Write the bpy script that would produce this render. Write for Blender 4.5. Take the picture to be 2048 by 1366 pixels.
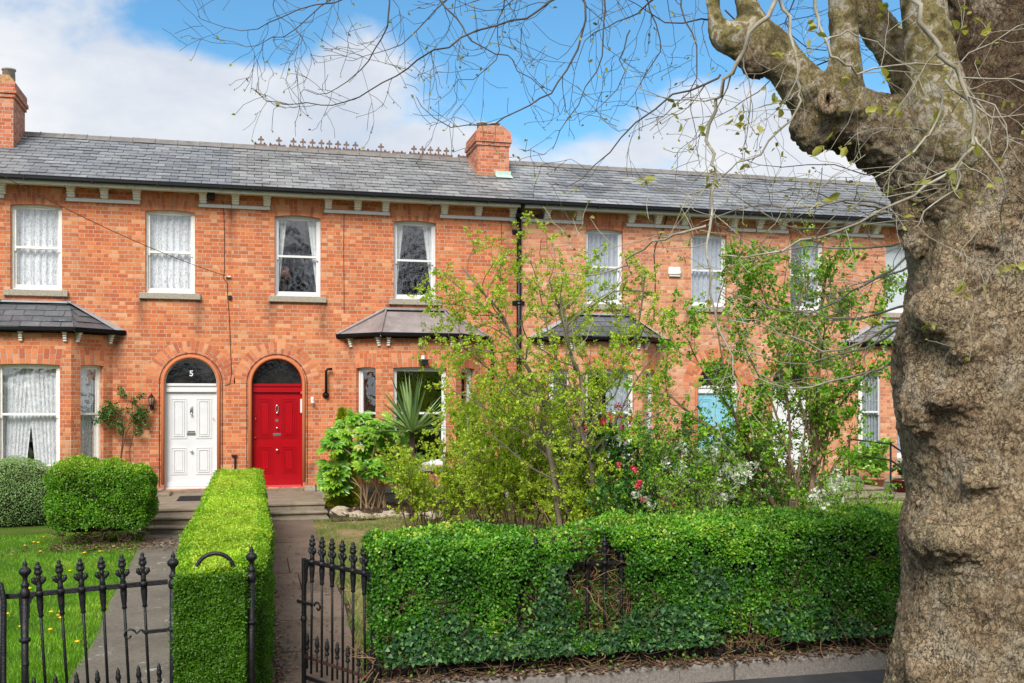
import bpy, math, random
import numpy as np
from mathutils import Vector, Matrix, noise
from mathutils.geometry import tessellate_polygon
S = bpy.context.scene
for o in list(bpy.data.objects): bpy.data.objects.remove(o)
COL = S.collection
rad = math.radians
# ---------------------------------------------------------------- camera
F, YAW, HOR, DIST, EYE = 2050.0, rad(14.3), 805.0, 20.7, 2.1
SN, CS = math.sin(YAW), math.cos(YAW)
cd = bpy.data.cameras.new('camera'); cam = bpy.data.objects.new('camera', cd); COL.objects.link(cam)
cam.location = (0, -DIST, EYE); cam.rotation_euler = (rad(90), 0, -YAW)
cd.sensor_width = 36; cd.lens = 36*F/2048; cd.shift_y = (HOR-683)/2048
cd.clip_start = .1; cd.clip_end = 3000
S.camera = cam
S.render.resolution_x, S.render.resolution_y = 1024, 683
S.view_settings.view_transform = 'Standard'; S.view_settings.look = 'None'
S.view_settings.gamma = 1; S.view_settings.exposure = 1.0
def fac(px, py, Y=0.0):
    "point of the place seen at pixel px,py of the photograph on the plane y=Y"
    u = (px-1024)/F; t = (DIST+Y)/(CS-u*SN)
    return Vector((t*(SN+u*CS), Y, EYE+(HOR-py)/F*t))
def fx(px, Y=0.0): return fac(px, 0, Y).x
def fz(px, py, Y=0.0): return fac(px, py, Y).z
def dp(px, py, dep):
    u = (px-1024)/F
    return Vector((dep*(SN+u*CS), -DIST+dep*(CS-u*SN), EYE+(HOR-py)/F*dep))
def gnd(px, py, z=0.0):
    return dp(px, py, (EYE-z)*F/(py-HOR))
# ---------------------------------------------------------------- world
SUN_EL, SUN_DIR = rad(40), Vector((-.42, -.9, 0)).normalized()
W = bpy.data.worlds.new('World'); S.world = W; W.use_nodes = True
nt = W.node_tree; N = nt.nodes; L = nt.links; N.clear()
def nd(t, tree=None, **k):
    n = (tree or nt).nodes.new(t)
    for a, b in k.items(): setattr(n, a, b)
    return n
out = nd('ShaderNodeOutputWorld'); bg = nd('ShaderNodeBackground'); bg.inputs[1].default_value = .11
sky = nd('ShaderNodeTexSky', sky_type='NISHITA'); sky.sun_disc = False
sky.sun_elevation = SUN_EL; sky.sun_rotation = math.atan2(SUN_DIR.x, SUN_DIR.y)
sky.air_density = 1.0; sky.dust_density = .3; sky.ozone_density = 2.5
tc = nd('ShaderNodeTexCoord')
def wmath(op, a, b=None, c=None, clamp=False):
    n = nd('ShaderNodeMath', operation=op); n.use_clamp = clamp
    for i, v in enumerate((a, b, c)):
        if v is None: continue
        if isinstance(v, (int, float)): n.inputs[i].default_value = v
        else: L.new(v, n.inputs[i])
    return n.outputs[0]
def wnoise(scale, detail, rough=.55, loc=(0,0,0), sc=(1,1,1), dist=0):
    mp = nd('ShaderNodeMapping'); mp.inputs['Location'].default_value = loc; mp.inputs['Scale'].default_value = sc
    L.new(tc.outputs['Generated'], mp.inputs[0])
    n = nd('ShaderNodeTexNoise'); n.inputs['Scale'].default_value = scale; n.inputs['Detail'].default_value = detail
    n.inputs['Roughness'].default_value = rough; n.inputs['Distortion'].default_value = dist
    L.new(mp.outputs[0], n.inputs['Vector']); return n.outputs['Fac']
field = wmath('MULTIPLY_ADD', wnoise(5.0, 12, .62, (2.3,1,.4), (1,1,1.5), .2), 3.4, -1.75)
def blob(px, py, rx, ry, w):
    global field
    c = dp(px, py, 1) - Vector((0,-DIST,EYE)); c.normalize()
    s = nd('ShaderNodeVectorMath', operation='SUBTRACT'); L.new(tc.outputs['Generated'], s.inputs[0]); s.inputs[1].default_value = c
    m = nd('ShaderNodeVectorMath', operation='MULTIPLY'); L.new(s.outputs[0], m.inputs[0]); m.inputs[1].default_value = (F/rx, F/rx, F/ry)
    l = nd('ShaderNodeVectorMath', operation='LENGTH'); L.new(m.outputs[0], l.inputs[0])
    g = wmath('SUBTRACT', 1.15, l.outputs['Value'], clamp=True)
    field = wmath('ADD', field, wmath('MULTIPLY', g, w))
for b in [(80,190,430,330,1.1), (560,270,440,150,1.1), (700,120,110,80,.9), (440,190,200,80,.6), (930,300,190,60,1.0), (900,180,130,90,.3), (1450,250,280,160,1.3), (1140,325,150,60,.9),
          (1700,350,200,60,1.0), (470,50,210,85,-1.3), (1080,120,280,170,-1.2), (1330,60,260,120,-1.0), (1640,30,260,100,-.9), (1040,260,110,60,-.5), (950,20,400,90,-.6)]:
    blob(*b)
sxyz = nd('ShaderNodeSeparateXYZ'); L.new(tc.outputs['Generated'], sxyz.inputs[0])
field = wmath('ADD', field, wmath('MULTIPLY', wmath('SUBTRACT', .15, sxyz.outputs[1], clamp=True), 3.0))  # unseen cloud behind the camera and overhead, added to whiten ambient light
field = wmath('ADD', field, wmath('MULTIPLY', wmath('SUBTRACT', sxyz.outputs[2], .55, clamp=True), 5.0))
mr = nd('ShaderNodeMapRange', interpolation_type='SMOOTHSTEP'); L.new(field, mr.inputs[0])
mr.inputs[1].default_value = -.12; mr.inputs[2].default_value = .85
shade = nd('ShaderNodeMapRange'); L.new(wnoise(4.5, 6, .6, (5,2,1), (1,1,2)), shade.inputs[0])
shade.inputs[1].default_value = .36; shade.inputs[2].default_value = .62
cm = nd('ShaderNodeMix', data_type='RGBA'); L.new(shade.outputs[0], cm.inputs[0])
cm.inputs[6].default_value = (3.0, 3.3, 3.8, 1); cm.inputs[7].default_value = (4.15, 4.25, 4.4, 1)
tint = nd('ShaderNodeMix', data_type='RGBA', blend_type='MULTIPLY'); tint.inputs[0].default_value = 1
L.new(sky.outputs[0], tint.inputs[6]); tint.inputs[7].default_value = (.47, .76, .82, 1)
mx = nd('ShaderNodeMix', data_type='RGBA'); L.new(mr.outputs[0], mx.inputs[0])
L.new(tint.outputs[2], mx.inputs[6]); L.new(cm.outputs[2], mx.inputs[7])
L.new(mx.outputs[2], bg.inputs[0]); L.new(bg.outputs[0], out.inputs[0])
# ---------------------------------------------------------------- sun
sl = bpy.data.lights.new('sun', 'SUN'); sl.energy = 2.4; sl.angle = rad(26); sl.color = (1, .96, .9)
so = bpy.data.objects.new('sun', sl); COL.objects.link(so)
sd = Vector((SUN_DIR.x*math.cos(SUN_EL), SUN_DIR.y*math.cos(SUN_EL), math.sin(SUN_EL)))
so.rotation_euler = sd.to_track_quat('Z', 'Y').to_euler(); so.location = (0, -30, 30)
# ---------------------------------------------------------------- scene helpers
def tag(o, label=None, cat=None, group=None, kind=None):
    if label: o['label'] = label
    if cat: o['category'] = cat
    if group: o['group'] = group
    if kind: o['kind'] = kind
    return o
def thing(name, label, cat, loc=(0,0,0), rz=0, group=None):
    o = bpy.data.objects.new(name, None); o.empty_display_size = .2; COL.objects.link(o)
    o.location = loc; o.rotation_euler = (0,0,rz)
    return tag(o, label, cat, group)
def origin_of(o):
    v = Vector((0,0,0))
    while o is not None: v += o.location; o = o.parent
    return v
def finish(me, mat, smooth):
    n = len(me.polygons)
    if smooth: me.polygons.foreach_set('use_smooth', [True]*n)
    me.materials.append(mat)
    nv = len(me.vertices); co = np.empty(nv*3, np.float32); me.vertices.foreach_get('co', co); co = co.reshape(-1,3)
    nl = len(me.loops); li = np.empty(nl, np.int32); me.loops.foreach_get('vertex_index', li)
    tot = np.empty(n, np.int32); me.polygons.foreach_get('loop_total', tot)
    nor = np.empty(n*3, np.float32); me.polygons.foreach_get('normal', nor); nor = nor.reshape(-1,3)
    nl_ = np.repeat(nor, tot, axis=0)
    t = np.stack([-nl_[:,1], nl_[:,0], np.zeros(len(nl_))], 1); ln = np.linalg.norm(t, axis=1)
    flat = ln < .08; t[flat] = (1,0,0); ln[flat] = 1; t /= ln[:,None]
    b = np.cross(nl_, t); p = co[li]
    uv = np.stack([(p*t).sum(1), (p*b).sum(1)], 1).astype(np.float32)
    me.uv_layers.new(name='UVMap').data.foreach_set('uv', uv.ravel())
def link(name, me, parent, loc=None):
    o = bpy.data.objects.new(name, me); COL.objects.link(o)
    if parent: o.parent = parent
    if loc is not None: o.location = loc
    return o
class MB:
    def __init__(s, M=None): s.v = []; s.f = []; s.t = []; s.M = M; s.tone = .5
    def add(s, vs, fs, tone=None):
        n = len(s.v)
        if s.M is not None: vs = [s.M @ Vector(v) for v in vs]
        s.v.extend(tuple(v) for v in vs)
        for f in fs: s.f.append([i+n for i in f]); s.t.append(s.tone if tone is None else tone)
        return s
    def box(s, x0, x1, y0, y1, z0, z1, tone=None):
        return s.add([(x0,y0,z0),(x1,y0,z0),(x1,y1,z0),(x0,y1,z0),(x0,y0,z1),(x1,y0,z1),(x1,y1,z1),(x0,y1,z1)],
            [(0,3,2,1),(4,5,6,7),(0,1,5,4),(1,2,6,5),(2,3,7,6),(3,0,4,7)], tone)
    def bevbox(s, x0, x1, y0, y1, z0, z1, b=.01, tone=None):
        vs = []
        for (x, sx) in ((x0,1),(x1,-1)):
            for (y, sy) in ((y0,1),(y1,-1)):
                for (z, sz) in ((z0,1),(z1,-1)):
                    vs += [(x, y+sy*b, z+sz*b), (x+sx*b, y, z+sz*b), (x+sx*b, y+sy*b, z)]
        i = lambda a,b_,c,k: ((a*2+b_)*2+c)*3+k
        fs = [(i(0,0,0,0),i(0,0,1,0),i(0,1,1,0),i(0,1,0,0)), (i(1,0,0,0),i(1,1,0,0),i(1,1,1,0),i(1,0,1,0)),
              (i(0,0,0,1),i(1,0,0,1),i(1,0,1,1),i(0,0,1,1)), (i(0,1,0,1),i(0,1,1,1),i(1,1,1,1),i(1,1,0,1)),
              (i(0,0,0,2),i(0,1,0,2),i(1,1,0,2),i(1,0,0,2)), (i(0,0,1,2),i(1,0,1,2),i(1,1,1,2),i(0,1,1,2))]
        for a in (0,1):
            for c in (0,1):
                fs.append((i(a,0,c,0),i(a,1,c,0),i(a,1,c,2),i(a,0,c,2)) if (a+c)%2==0 else (i(a,0,c,0),i(a,0,c,2),i(a,1,c,2),i(a,1,c,0)))
                fs.append((i(0,a,c,1),i(0,a,c,2),i(1,a,c,2),i(1,a,c,1)) if (a+c)%2==0 else (i(0,a,c,1),i(1,a,c,1),i(1,a,c,2),i(0,a,c,2)))
                fs.append((i(a,c,0,0),i(a,c,0,1),i(a,c,1,1),i(a,c,1,0)) if (a+c)%2==0 else (i(a,c,0,0),i(a,c,1,0),i(a,c,1,1),i(a,c,0,1)))
                for z in (0,1): fs.append((i(a,c,z,0),i(a,c,z,1),i(a,c,z,2)) if (a+c+z)%2==0 else (i(a,c,z,0),i(a,c,z,2),i(a,c,z,1)))
        return s.add(vs, fs, tone)
    def tube(s, pts, r, n=6, cap=True, tone=None):
        pts = [Vector(p) for p in pts]; m = len(pts)
        if not hasattr(r, '__len__'): r = [r]*m
        vs = []; u = None
        for i, p in enumerate(pts):
            d = pts[min(i+1,m-1)] - pts[max(i-1,0)]
            if d.length < 1e-9: d = Vector((0,0,1))
            d.normalize()
            if u is None:
                u = d.cross(Vector((0,0,1))) if abs(d.z) < .9 else d.cross(Vector((1,0,0)))
            u = u - d*u.dot(d)
            if u.length < 1e-6: u = d.orthogonal()
            u.normalize(); w = d.cross(u)
            for k in range(n):
                a = 2*math.pi*k/n; vs.append(p + (u*math.cos(a)+w*math.sin(a))*r[i])
        fs = [(i*n+k, i*n+(k+1)%n, (i+1)*n+(k+1)%n, (i+1)*n+k) for i in range(m-1) for k in range(n)]
        if cap: fs += [tuple(range(n-1,-1,-1)), tuple((m-1)*n+k for k in range(n))]
        return s.add(vs, fs, tone)
    def lathe(s, prof, c=(0,0,0), n=12, sq=None, tone=None):
        vs = []; m = len(prof)
        for (r, z) in prof:
            for k in range(n):
                a = 2*math.pi*(k+.5)/n; vs.append((c[0]+r*math.cos(a), c[1]+r*math.sin(a), c[2]+z))
        fs = [(i*n+k, i*n+(k+1)%n, (i+1)*n+(k+1)%n, (i+1)*n+k) for i in range(m-1) for k in range(n)]
        fs += [tuple(range(n-1,-1,-1)), tuple((m-1)*n+k for k in range(n))]
        return s.add(vs, fs, tone)
    def prism(s, poly, y0, y1, tone=None):
        "polygon in x,z (counter clockwise seen from -y) extruded from y0 (front) to y1"
        n = len(poly); vs = [(x,y0,z) for x,z in poly] + [(x,y1,z) for x,z in poly]
        tri = tessellate_polygon([[Vector((x,z,0)) for x,z in poly]])
        fs = []
        for a,b,c in tri:
            A,B,C = poly[a],poly[b],poly[c]
            if (B[0]-A[0])*(C[1]-A[1])-(B[1]-A[1])*(C[0]-A[0]) < 0: a,b,c = a,c,b
            fs += [(a,b,c), (a+n,c+n,b+n)]
        ar = sum(poly[i][0]*poly[(i+1)%n][1]-poly[(i+1)%n][0]*poly[i][1] for i in range(n))
        for i in range(n):
            j = (i+1)%n
            fs.append((j,i,i+n,j+n) if ar > 0 else (i,j,j+n,i+n))
        return s.add(vs, fs, tone)
    def build(s, name, mat, parent=None, smooth=False, base=None):
        o = base if base is not None else (origin_of(parent) if parent else Vector((0,0,0)))
        me = bpy.data.meshes.new(name)
        me.from_pydata([(v[0]-o[0], v[1]-o[1], v[2]-o[2]) for v in s.v], [], s.f); me.update()
        me.attributes.new('tone', 'FLOAT', 'FACE').data.foreach_set('value', s.t)
        finish(me, mat, smooth)
        return link(name, me, parent, o if base is not None else None)
def mesh_np(name, V, Fc, tone, mat, parent=None, smooth=False, base=None):
    o = base if base is not None else (origin_of(parent) if parent else Vector((0,0,0)))
    V = V - np.array(o, dtype=np.float64)
    me = bpy.data.meshes.new(name); m, k = Fc.shape
    me.vertices.add(len(V)); me.vertices.foreach_set('co', V.astype(np.float32).ravel())
    me.loops.add(m*k); me.loops.foreach_set('vertex_index', Fc.astype(np.int32).ravel())
    me.polygons.add(m); me.polygons.foreach_set('loop_start', np.arange(0, m*k, k, dtype=np.int32))
    me.update(calc_edges=True)
    me.attributes.new('tone', 'FLOAT', 'FACE').data.foreach_set('value', tone.astype(np.float32))
    finish(me, mat, smooth)
    return link(name, me, parent, o if base is not None else None)
LEAF4 = (np.array([[0,0,0],[.5,-.32,.10],[1,0,-.04],[.5,.32,.10]]), [[0,1,2,3]])
LEAF6 = (np.array([[0,0,0],[.3,-.3,.08],[.7,-.24,.05],[1,0,-.12],[.7,.24,.05],[.3,.3,.08]]), [[0,1,2,3],[0,3,4,5]])
IVY = (np.array([[0,0,0],[.1,-.5,.05],[.45,-.3,.02],[1,0,-.1],[.45,.3,.02],[.1,.5,.05]]), [[0,1,2,3],[0,3,4,5]])
BLADE = (np.array([[0,-.06,0],[0,.06,0],[.6,.04,.1],[1,0,.3],[.6,-.04,.1]]), [[0,1,2,4],[4,2,3,3]])
GRASS = (np.array([[0,-.05,0],[0,.05,0],[.55,.035,.06],[1,0,.22]]), [[0,1,2,3]])
def leaves(pos, size, axis, nor, tmpl=LEAF4, tone=None, rng=None, flatk=1.0):
    "N leaves: axis = length direction, nor = rough normal. returns V,F,tone"
    pos = np.asarray(pos, float); n = len(pos); T, fc = tmpl
    a = axis/np.maximum(np.linalg.norm(axis, axis=1, keepdims=True), 1e-9)
    b = np.cross(nor, a); b /= np.maximum(np.linalg.norm(b, axis=1, keepdims=True), 1e-9)
    c = np.cross(a, b)
    sz = np.asarray(size).reshape(-1,1,1)*np.ones((n,1,1))
    V = pos[:,None,:] + sz*(T[None,:,0:1]*a[:,None,:] + T[None,:,1:2]*b[:,None,:]*flatk + T[None,:,2:3]*c[:,None,:])
    k = len(T); fa = np.array(fc); Fx = (np.arange(n)[:,None,None]*k + fa[None]).reshape(-1, fa.shape[1])
    if tone is None: tone = (rng or np.random.default_rng(1)).random(n)
    return V.reshape(-1,3), Fx, np.repeat(tone, len(fa))
# ---------------------------------------------------------------- material helpers
class NT:
    def __init__(s, name):
        s.m = bpy.data.materials.new(name); s.m.use_nodes = True; s.t = s.m.node_tree; s.t.nodes.clear()
        s.out = s.n('ShaderNodeOutputMaterial')
    def n(s, t, **k):
        x = s.t.nodes.new(t)
        for a, b in k.items(): setattr(x, a, b)
        return x
    def l(s, a, b): s.t.links.new(a, b)
    def setin(s, sock, v):
        if isinstance(v, bpy.types.NodeSocket): s.l(v, sock)
        elif isinstance(v, (tuple, list)) and len(v) == 3 and sock.type == 'RGBA': sock.default_value = (*v, 1)
        else: sock.default_value = v
    def math(s, op, a, b=None, c=None, clamp=False):
        x = s.n('ShaderNodeMath', operation=op); x.use_clamp = clamp
        for i, v in enumerate((a, b, c)):
            if v is not None: s.setin(x.inputs[i], v)
        return x.outputs[0]
    def mix(s, f, a, b, mode='MIX'):
        x = s.n('ShaderNodeMix', data_type='RGBA', blend_type=mode)
        s.setin(x.inputs[0], f); s.setin(x.inputs[6], a); s.setin(x.inputs[7], b); return x.outputs[2]
    def uv(s): return s.n('ShaderNodeUVMap').outputs[0]
    def obj(s): return s.n('ShaderNodeTexCoord').outputs['Object']
    def pos(s): return s.n('ShaderNodeNewGeometry').outputs['Position']
    def tone(s): return s.n('ShaderNodeAttribute', attribute_name='tone').outputs['Fac']
    def noise(s, scale, detail=4, rough=.55, vec=None, sc=None, dist=0, col=False):
        x = s.n('ShaderNodeTexNoise'); x.inputs['Scale'].default_value = scale; x.inputs['Detail'].default_value = detail
        x.inputs['Roughness'].default_value = rough; x.inputs['Distortion'].default_value = dist
        v = vec if vec is not None else s.pos()
        if sc:
            mp = s.n('ShaderNodeMapping'); mp.inputs['Scale'].default_value = sc; s.l(v, mp.inputs[0]); v = mp.outputs[0]
        s.l(v, x.inputs['Vector']); return x.outputs['Color' if col else 'Fac']
    def vor(s, scale, feat='DISTANCE_TO_EDGE', vec=None, sc=None, outp='Distance', rnd=1):
        x = s.n('ShaderNodeTexVoronoi', feature=feat); x.inputs['Scale'].default_value = scale; x.inputs['Randomness'].default_value = rnd
        v = vec if vec is not None else s.pos()
        if sc:
            mp = s.n('ShaderNodeMapping'); mp.inputs['Scale'].default_value = sc; s.l(v, mp.inputs[0]); v = mp.outputs[0]
        s.l(v, x.inputs['Vector']); return x.outputs[outp]
    def ramp(s, f, stops, interp='LINEAR'):
        x = s.n('ShaderNodeValToRGB'); r = x.color_ramp; r.interpolation = interp
        while len(r.elements) < len(stops): r.elements.new(.5)
        for e, (p, c) in zip(r.elements, stops): e.position = p; e.color = (*c, 1) if len(c) == 3 else c
        s.setin(x.inputs[0], f); return x.outputs[0]
    def rng(s, f, a, b, c=0, d=1, smooth=False):
        x = s.n('ShaderNodeMapRange'); x.interpolation_type = 'SMOOTHSTEP' if smooth else 'LINEAR'
        for i, v in enumerate((f, a, b, c, d)): s.setin(x.inputs[i], v)
        return x.outputs[0]
    def bump(s, h, strength=.5, dist=.01, nrm=None):
        x = s.n('ShaderNodeBump'); x.inputs['Strength'].default_value = strength; x.inputs['Distance'].default_value = dist
        s.l(h, x.inputs['Height'])
        if nrm is not None: s.l(nrm, x.inputs['Normal'])
        return x.outputs[0]
    def pbr(s, col, rough=.6, nrm=None, spec=.5, metal=0, **k):
        p = s.n('ShaderNodeBsdfPrincipled'); s.setin(p.inputs['Base Color'], col); s.setin(p.inputs['Roughness'], rough)
        p.inputs['Specular IOR Level'].default_value = spec; p.inputs['Metallic'].default_value = metal
        if nrm is not None: s.l(nrm, p.inputs['Normal'])
        for a, b in k.items(): s.setin(p.inputs[a.replace('_', ' ')], b)
        s.l(p.outputs[0], s.out.inputs[0]); return p
def simple(name, col, rough=.5, var=.12, scale=6, bump=.15, bs=60, spec=.5, metal=0, dirt=None, dirtk=.5):
    m = NT(name); nz = m.noise(scale, 5)
    f = m.rng(nz, .3, .7, 1-var, 1+var)
    c = m.mix(1, col, f, 'MULTIPLY')
    if dirt: c = m.mix(m.rng(m.noise(scale*2.3, 6, .7), .5, .75, 0, dirtk), c, dirt)
    nb = m.bump(m.noise(bs, 4), bump, .01)
    m.pbr(c, rough, nb, spec, metal); return m.m
def foliage(name, stops, trans=.3, rough=.45, spec=.4):
    m = NT(name); t = m.tone(); c = m.ramp(t, stops)
    c = m.mix(1, c, m.rng(m.noise(2.5, 3), .3, .7, .78, 1.22), 'MULTIPLY')
    p = m.pbr(c, rough, None, spec)
    tr = m.n('ShaderNodeBsdfTranslucent'); m.l(m.mix(1, c, (1.2,1.25,.6), 'MULTIPLY'), tr.inputs[0])
    mxs = m.n('ShaderNodeMixShader'); mxs.inputs[0].default_value = trans
    m.l(p.outputs[0], mxs.inputs[1]); m.l(tr.outputs[0], mxs.inputs[2]); m.l(mxs.outputs[0], m.out.inputs[0])
    return m.m
M = {}
STAINS = []
for a_, b_, z_ in ((5,135,4.08),(279,401,4.08),(538,652,4.08),(777,880,4.08),(1165,1259,4.08),(1373,1458,4.08)):
    STAINS += [(fx(a_)+.04, z_, .75, .16), (fx(b_)-.04, z_, .95, .17)]
STAINS += [(fx(235), 3.35, 1.0, .22), (fx(700), 3.35, .7, .15), (fx(1020), 5.9, 3.2, .14), (fx(463), 5.86, 1.3, .12), (fx(312), .9, .5, .3), (fx(630), .9, .5, .25)]
def brick_mat(name, stops, mortar, wet=.5):
    m = NT(name); sp = m.n('ShaderNodeSeparateXYZ'); m.l(m.uv(), sp.inputs[0])
    u, v = sp.outputs[0], sp.outputs[1]
    wob = m.rng(m.noise(30, 2), 0, 1, -.0016, .0016)
    v = m.math('ADD', v, wob)
    C = .0745; P = .282
    vr = m.math('DIVIDE', v, C); r = m.math('FLOOR', vr); fv = m.math('SUBTRACT', vr, r)
    odd = m.math('FLOORED_MODULO', r, 2.0)
    jr = m.n('ShaderNodeTexWhiteNoise', noise_dimensions='1D'); m.l(r, jr.inputs['W'])
    un = m.math('ADD', m.math('DIVIDE', u, P), m.math('ADD', m.math('MULTIPLY', odd, .5), m.math('MULTIPLY', jr.outputs[0], .10)))
    c = m.math('FLOOR', un); fu = m.math('SUBTRACT', un, c)
    isH = m.math('GREATER_THAN', fu, .6667)
    lp = m.math('MULTIPLY', m.math('SUBTRACT', fu, m.math('MULTIPLY', isH, .6667)), P)
    w = m.math('SUBTRACT', .6667*P, m.math('MULTIPLY', isH, .3333*P))
    du = m.math('MINIMUM', lp, m.math('SUBTRACT', w, lp))
    dv = m.math('MULTIPLY', m.math('MINIMUM', fv, m.math('SUBTRACT', 1.0, fv)), C)
    d = m.math('MINIMUM', du, dv)
    br = m.rng(d, .0042, .0070, 0, 1, True)
    cb = m.n('ShaderNodeCombineXYZ'); m.l(m.math('MULTIPLY_ADD', c, 2.0, isH), cb.inputs[0]); m.l(r, cb.inputs[1])
    wn = m.n('ShaderNodeTexWhiteNoise', noise_dimensions='2D'); m.l(cb.outputs[0], wn.inputs['Vector'])
    tn = m.math('ADD', m.math('MULTIPLY', m.math('MULTIPLY', wn.outputs[0], m.math('MULTIPLY_ADD', wn.outputs[0], .35, .45)), .9), m.math('MULTIPLY', m.noise(.8, 4, .65), .62))
    tn = m.math('SUBTRACT', tn, .06, clamp=True)
    col = m.ramp(tn, stops)
    col = m.mix(1, col, m.rng(m.noise(60, 4), .3, .7, .84, 1.16), 'MULTIPLY')
    # pale bloom and dark weathering with their own shape
    col = m.mix(m.rng(m.noise(1.3, 5, .65, sc=(1,1,.7)), .52, .72, 0, .30), col, (.66,.30,.17))
    col = m.mix(m.rng(m.noise(1.7, 6, .7, sc=(1.6,1.6,.35), dist=.4), .56, .78, 0, wet), col, (.13,.06,.042))
    px_, pz_ = m.n('ShaderNodeSeparateXYZ'), None; m.l(m.pos(), px_.inputs[0]); st = None; nzs = m.rng(m.noise(6,5,.7,sc=(1,1,.25)), .35, .65, .2, 1)
    for (sx_, z0_, ln_, w_) in STAINS:
        a_ = m.math('ABSOLUTE', m.math('DIVIDE', m.math('SUBTRACT', px_.outputs[0], sx_), w_))
        hz_ = m.math('SUBTRACT', 1.0, a_, clamp=True); vz_ = m.rng(px_.outputs[2], z0_-ln_, z0_, 0, 1); top_ = m.math('LESS_THAN', px_.outputs[2], z0_)
        k_ = m.math('MULTIPLY', m.math('MULTIPLY', hz_, vz_), top_); st = k_ if st is None else m.math('MAXIMUM', st, k_)
    stk = m.math('MULTIPLY', m.math('MULTIPLY', st, nzs), 1.5, clamp=True)
    mo = m.mix(1, mortar, m.rng(m.noise(9, 4), .3, .7, .75, 1.2), 'MULTIPLY')
    cc = m.mix(br, mo, col); cc = m.mix(m.math('MULTIPLY', stk, .72), cc, (.07,.04,.03))
    h = m.math('ADD', m.math('MULTIPLY', br, 1.0), m.math('MULTIPLY', m.noise(90, 3), .35))
    m.pbr(cc, .85, m.bump(h, .6, .006), .25); return m.m
BR = [(0,(.22,.058,.036)), (.08,(.34,.09,.046)), (.3,(.45,.12,.05)), (.55,(.54,.155,.058)), (.8,(.60,.20,.075)), (1,(.66,.32,.16))]
M['brick'] = brick_mat('brickwork', BR, (.47,.345,.24), .5)
M['brick_c'] = brick_mat('brickwork_c', [(0,(.17,.05,.033)), (.15,(.36,.125,.07)), (.45,(.52,.205,.105)), (.8,(.60,.275,.15)), (1,(.66,.38,.24))], (.52,.36,.26), .25)
M['brick_ch'] = brick_mat('brickwork_chimney', [(0,(.16,.05,.03)), (.2,(.38,.10,.05)), (.6,(.52,.16,.075)), (1,(.62,.27,.15))], (.45,.36,.29), .5)
m = NT('arch_brick'); c = m.ramp(m.tone(), [(0,(.40,.11,.055)), (.4,(.52,.16,.068)), (.8,(.60,.21,.09)), (1,(.65,.29,.14))])
c = m.mix(1, c, m.rng(m.noise(50, 4), .3, .7, .85, 1.15), 'MULTIPLY'); m.pbr(c, .85, m.bump(m.noise(90,3), .3, .006), .25); M['arch'] = m.m
M['mortar'] = simple('mortar', (.46,.36,.28), .9, .15, 8, .3, 80, .2)
def slate_mat(name, stops, moss, mk, lich=.35):
    m = NT(name); c = m.ramp(m.tone(), stops)
    c = m.mix(1, c, m.rng(m.noise(14, 5, .6), .3, .7, .8, 1.2), 'MULTIPLY')
    c = m.mix(m.rng(m.noise(1.1, 6, .7, dist=.6), .50, .68, 0, lich), c, (.36,.37,.34))
    c = m.mix(m.rng(m.noise(2.7, 7, .75), .56, .66, 0, mk), c, moss)
    m.pbr(c, m.rng(m.noise(5,3), .3, .7, .42, .65), m.bump(m.noise(40, 5), .35, .006), .5); return m.m
M['slate'] = slate_mat('slate', [(0,(.105,.11,.12)), (.5,(.18,.19,.205)), (1,(.29,.30,.31))], (.11,.085,.06), .35)
M['slate_b'] = slate_mat('slate_old', [(0,(.115,.115,.12)), (.5,(.21,.21,.212)), (1,(.33,.325,.315))], (.10,.075,.055), .75)
M['slate_dark'] = slate_mat('slate_dark', [(0,(.065,.07,.08)), (.5,(.10,.105,.115)), (1,(.15,.155,.165))], (.10,.07,.04), .4, .1)
M['ridge'] = simple('ridge_tile', (.19,.18,.17), .8, .2, 5, .3, 60, .3, dirt=(.12,.09,.06), dirtk=.6)
M['terracotta'] = simple('cresting_terracotta', (.18,.12,.10), .85, .2, 6, .3, 60, .2, dirt=(.18,.16,.15), dirtk=.7)
M['white'] = simple('white_paint', (.66,.67,.68), .45, .04, 5, .06, 30, .5)
M['white_old'] = simple('white_paint_weathered', (.82,.80,.74), .6, .05, 6, .25, 50, .4, dirt=(.35,.31,.25), dirtk=.45)
M['cream'] = simple('cream_paint', (.66,.62,.52), .6, .08, 6, .2, 50, .4, dirt=(.3,.26,.2), dirtk=.5)
M['black'] = simple('black_gutter_paint', (.006,.0065,.008), .4, .2, 5, .1, 40, .25)
M['iron'] = simple('cast_iron_black_paint', (.009,.0095,.011), .42, .3, 14, .5, 90, .35, dirt=(.06,.03,.018), dirtk=.3)
M['iron_rust'] = simple('rusty_iron', (.05,.022,.015), .7, .4, 14, .6, 90, .4)
M['granite'] = simple('granite', (.34,.31,.25), .8, .25, 30, .5, 140, .3, dirt=(.16,.14,.10), dirtk=.6)
M['stone_step'] = simple('stone_step', (.25,.205,.15), .85, .2, 3, .4, 90, .25, dirt=(.10,.08,.055), dirtk=.75)
M['kerb'] = simple('granite_kerb', (.24,.215,.19), .8, .25, 60, .6, 150, .3, dirt=(.09,.07,.055), dirtk=.9)
M['render'] = simple('plinth_render', (.24,.22,.17), .9, .2, 4, .5, 60, .2, dirt=(.09,.08,.06), dirtk=.7)
M['lead'] = simple('lead_flashing', (.36,.39,.42), .5, .12, 6, .2, 30, .5, metal=.2)
M['lead_roof'] = simple('bay_felt_roof', (.24,.205,.20), .55, .25, 2.6, .3, 20, .5, dirt=(.42,.38,.36), dirtk=.55)
M['copper'] = simple('flashing_green', (.42,.55,.48), .6, .15, 8, .2)
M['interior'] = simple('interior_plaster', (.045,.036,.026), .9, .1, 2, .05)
M['reddoor'] = simple('red_gloss_paint', (.36,.002,.008), .22, .05, 3, .04, 12, .5)
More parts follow.
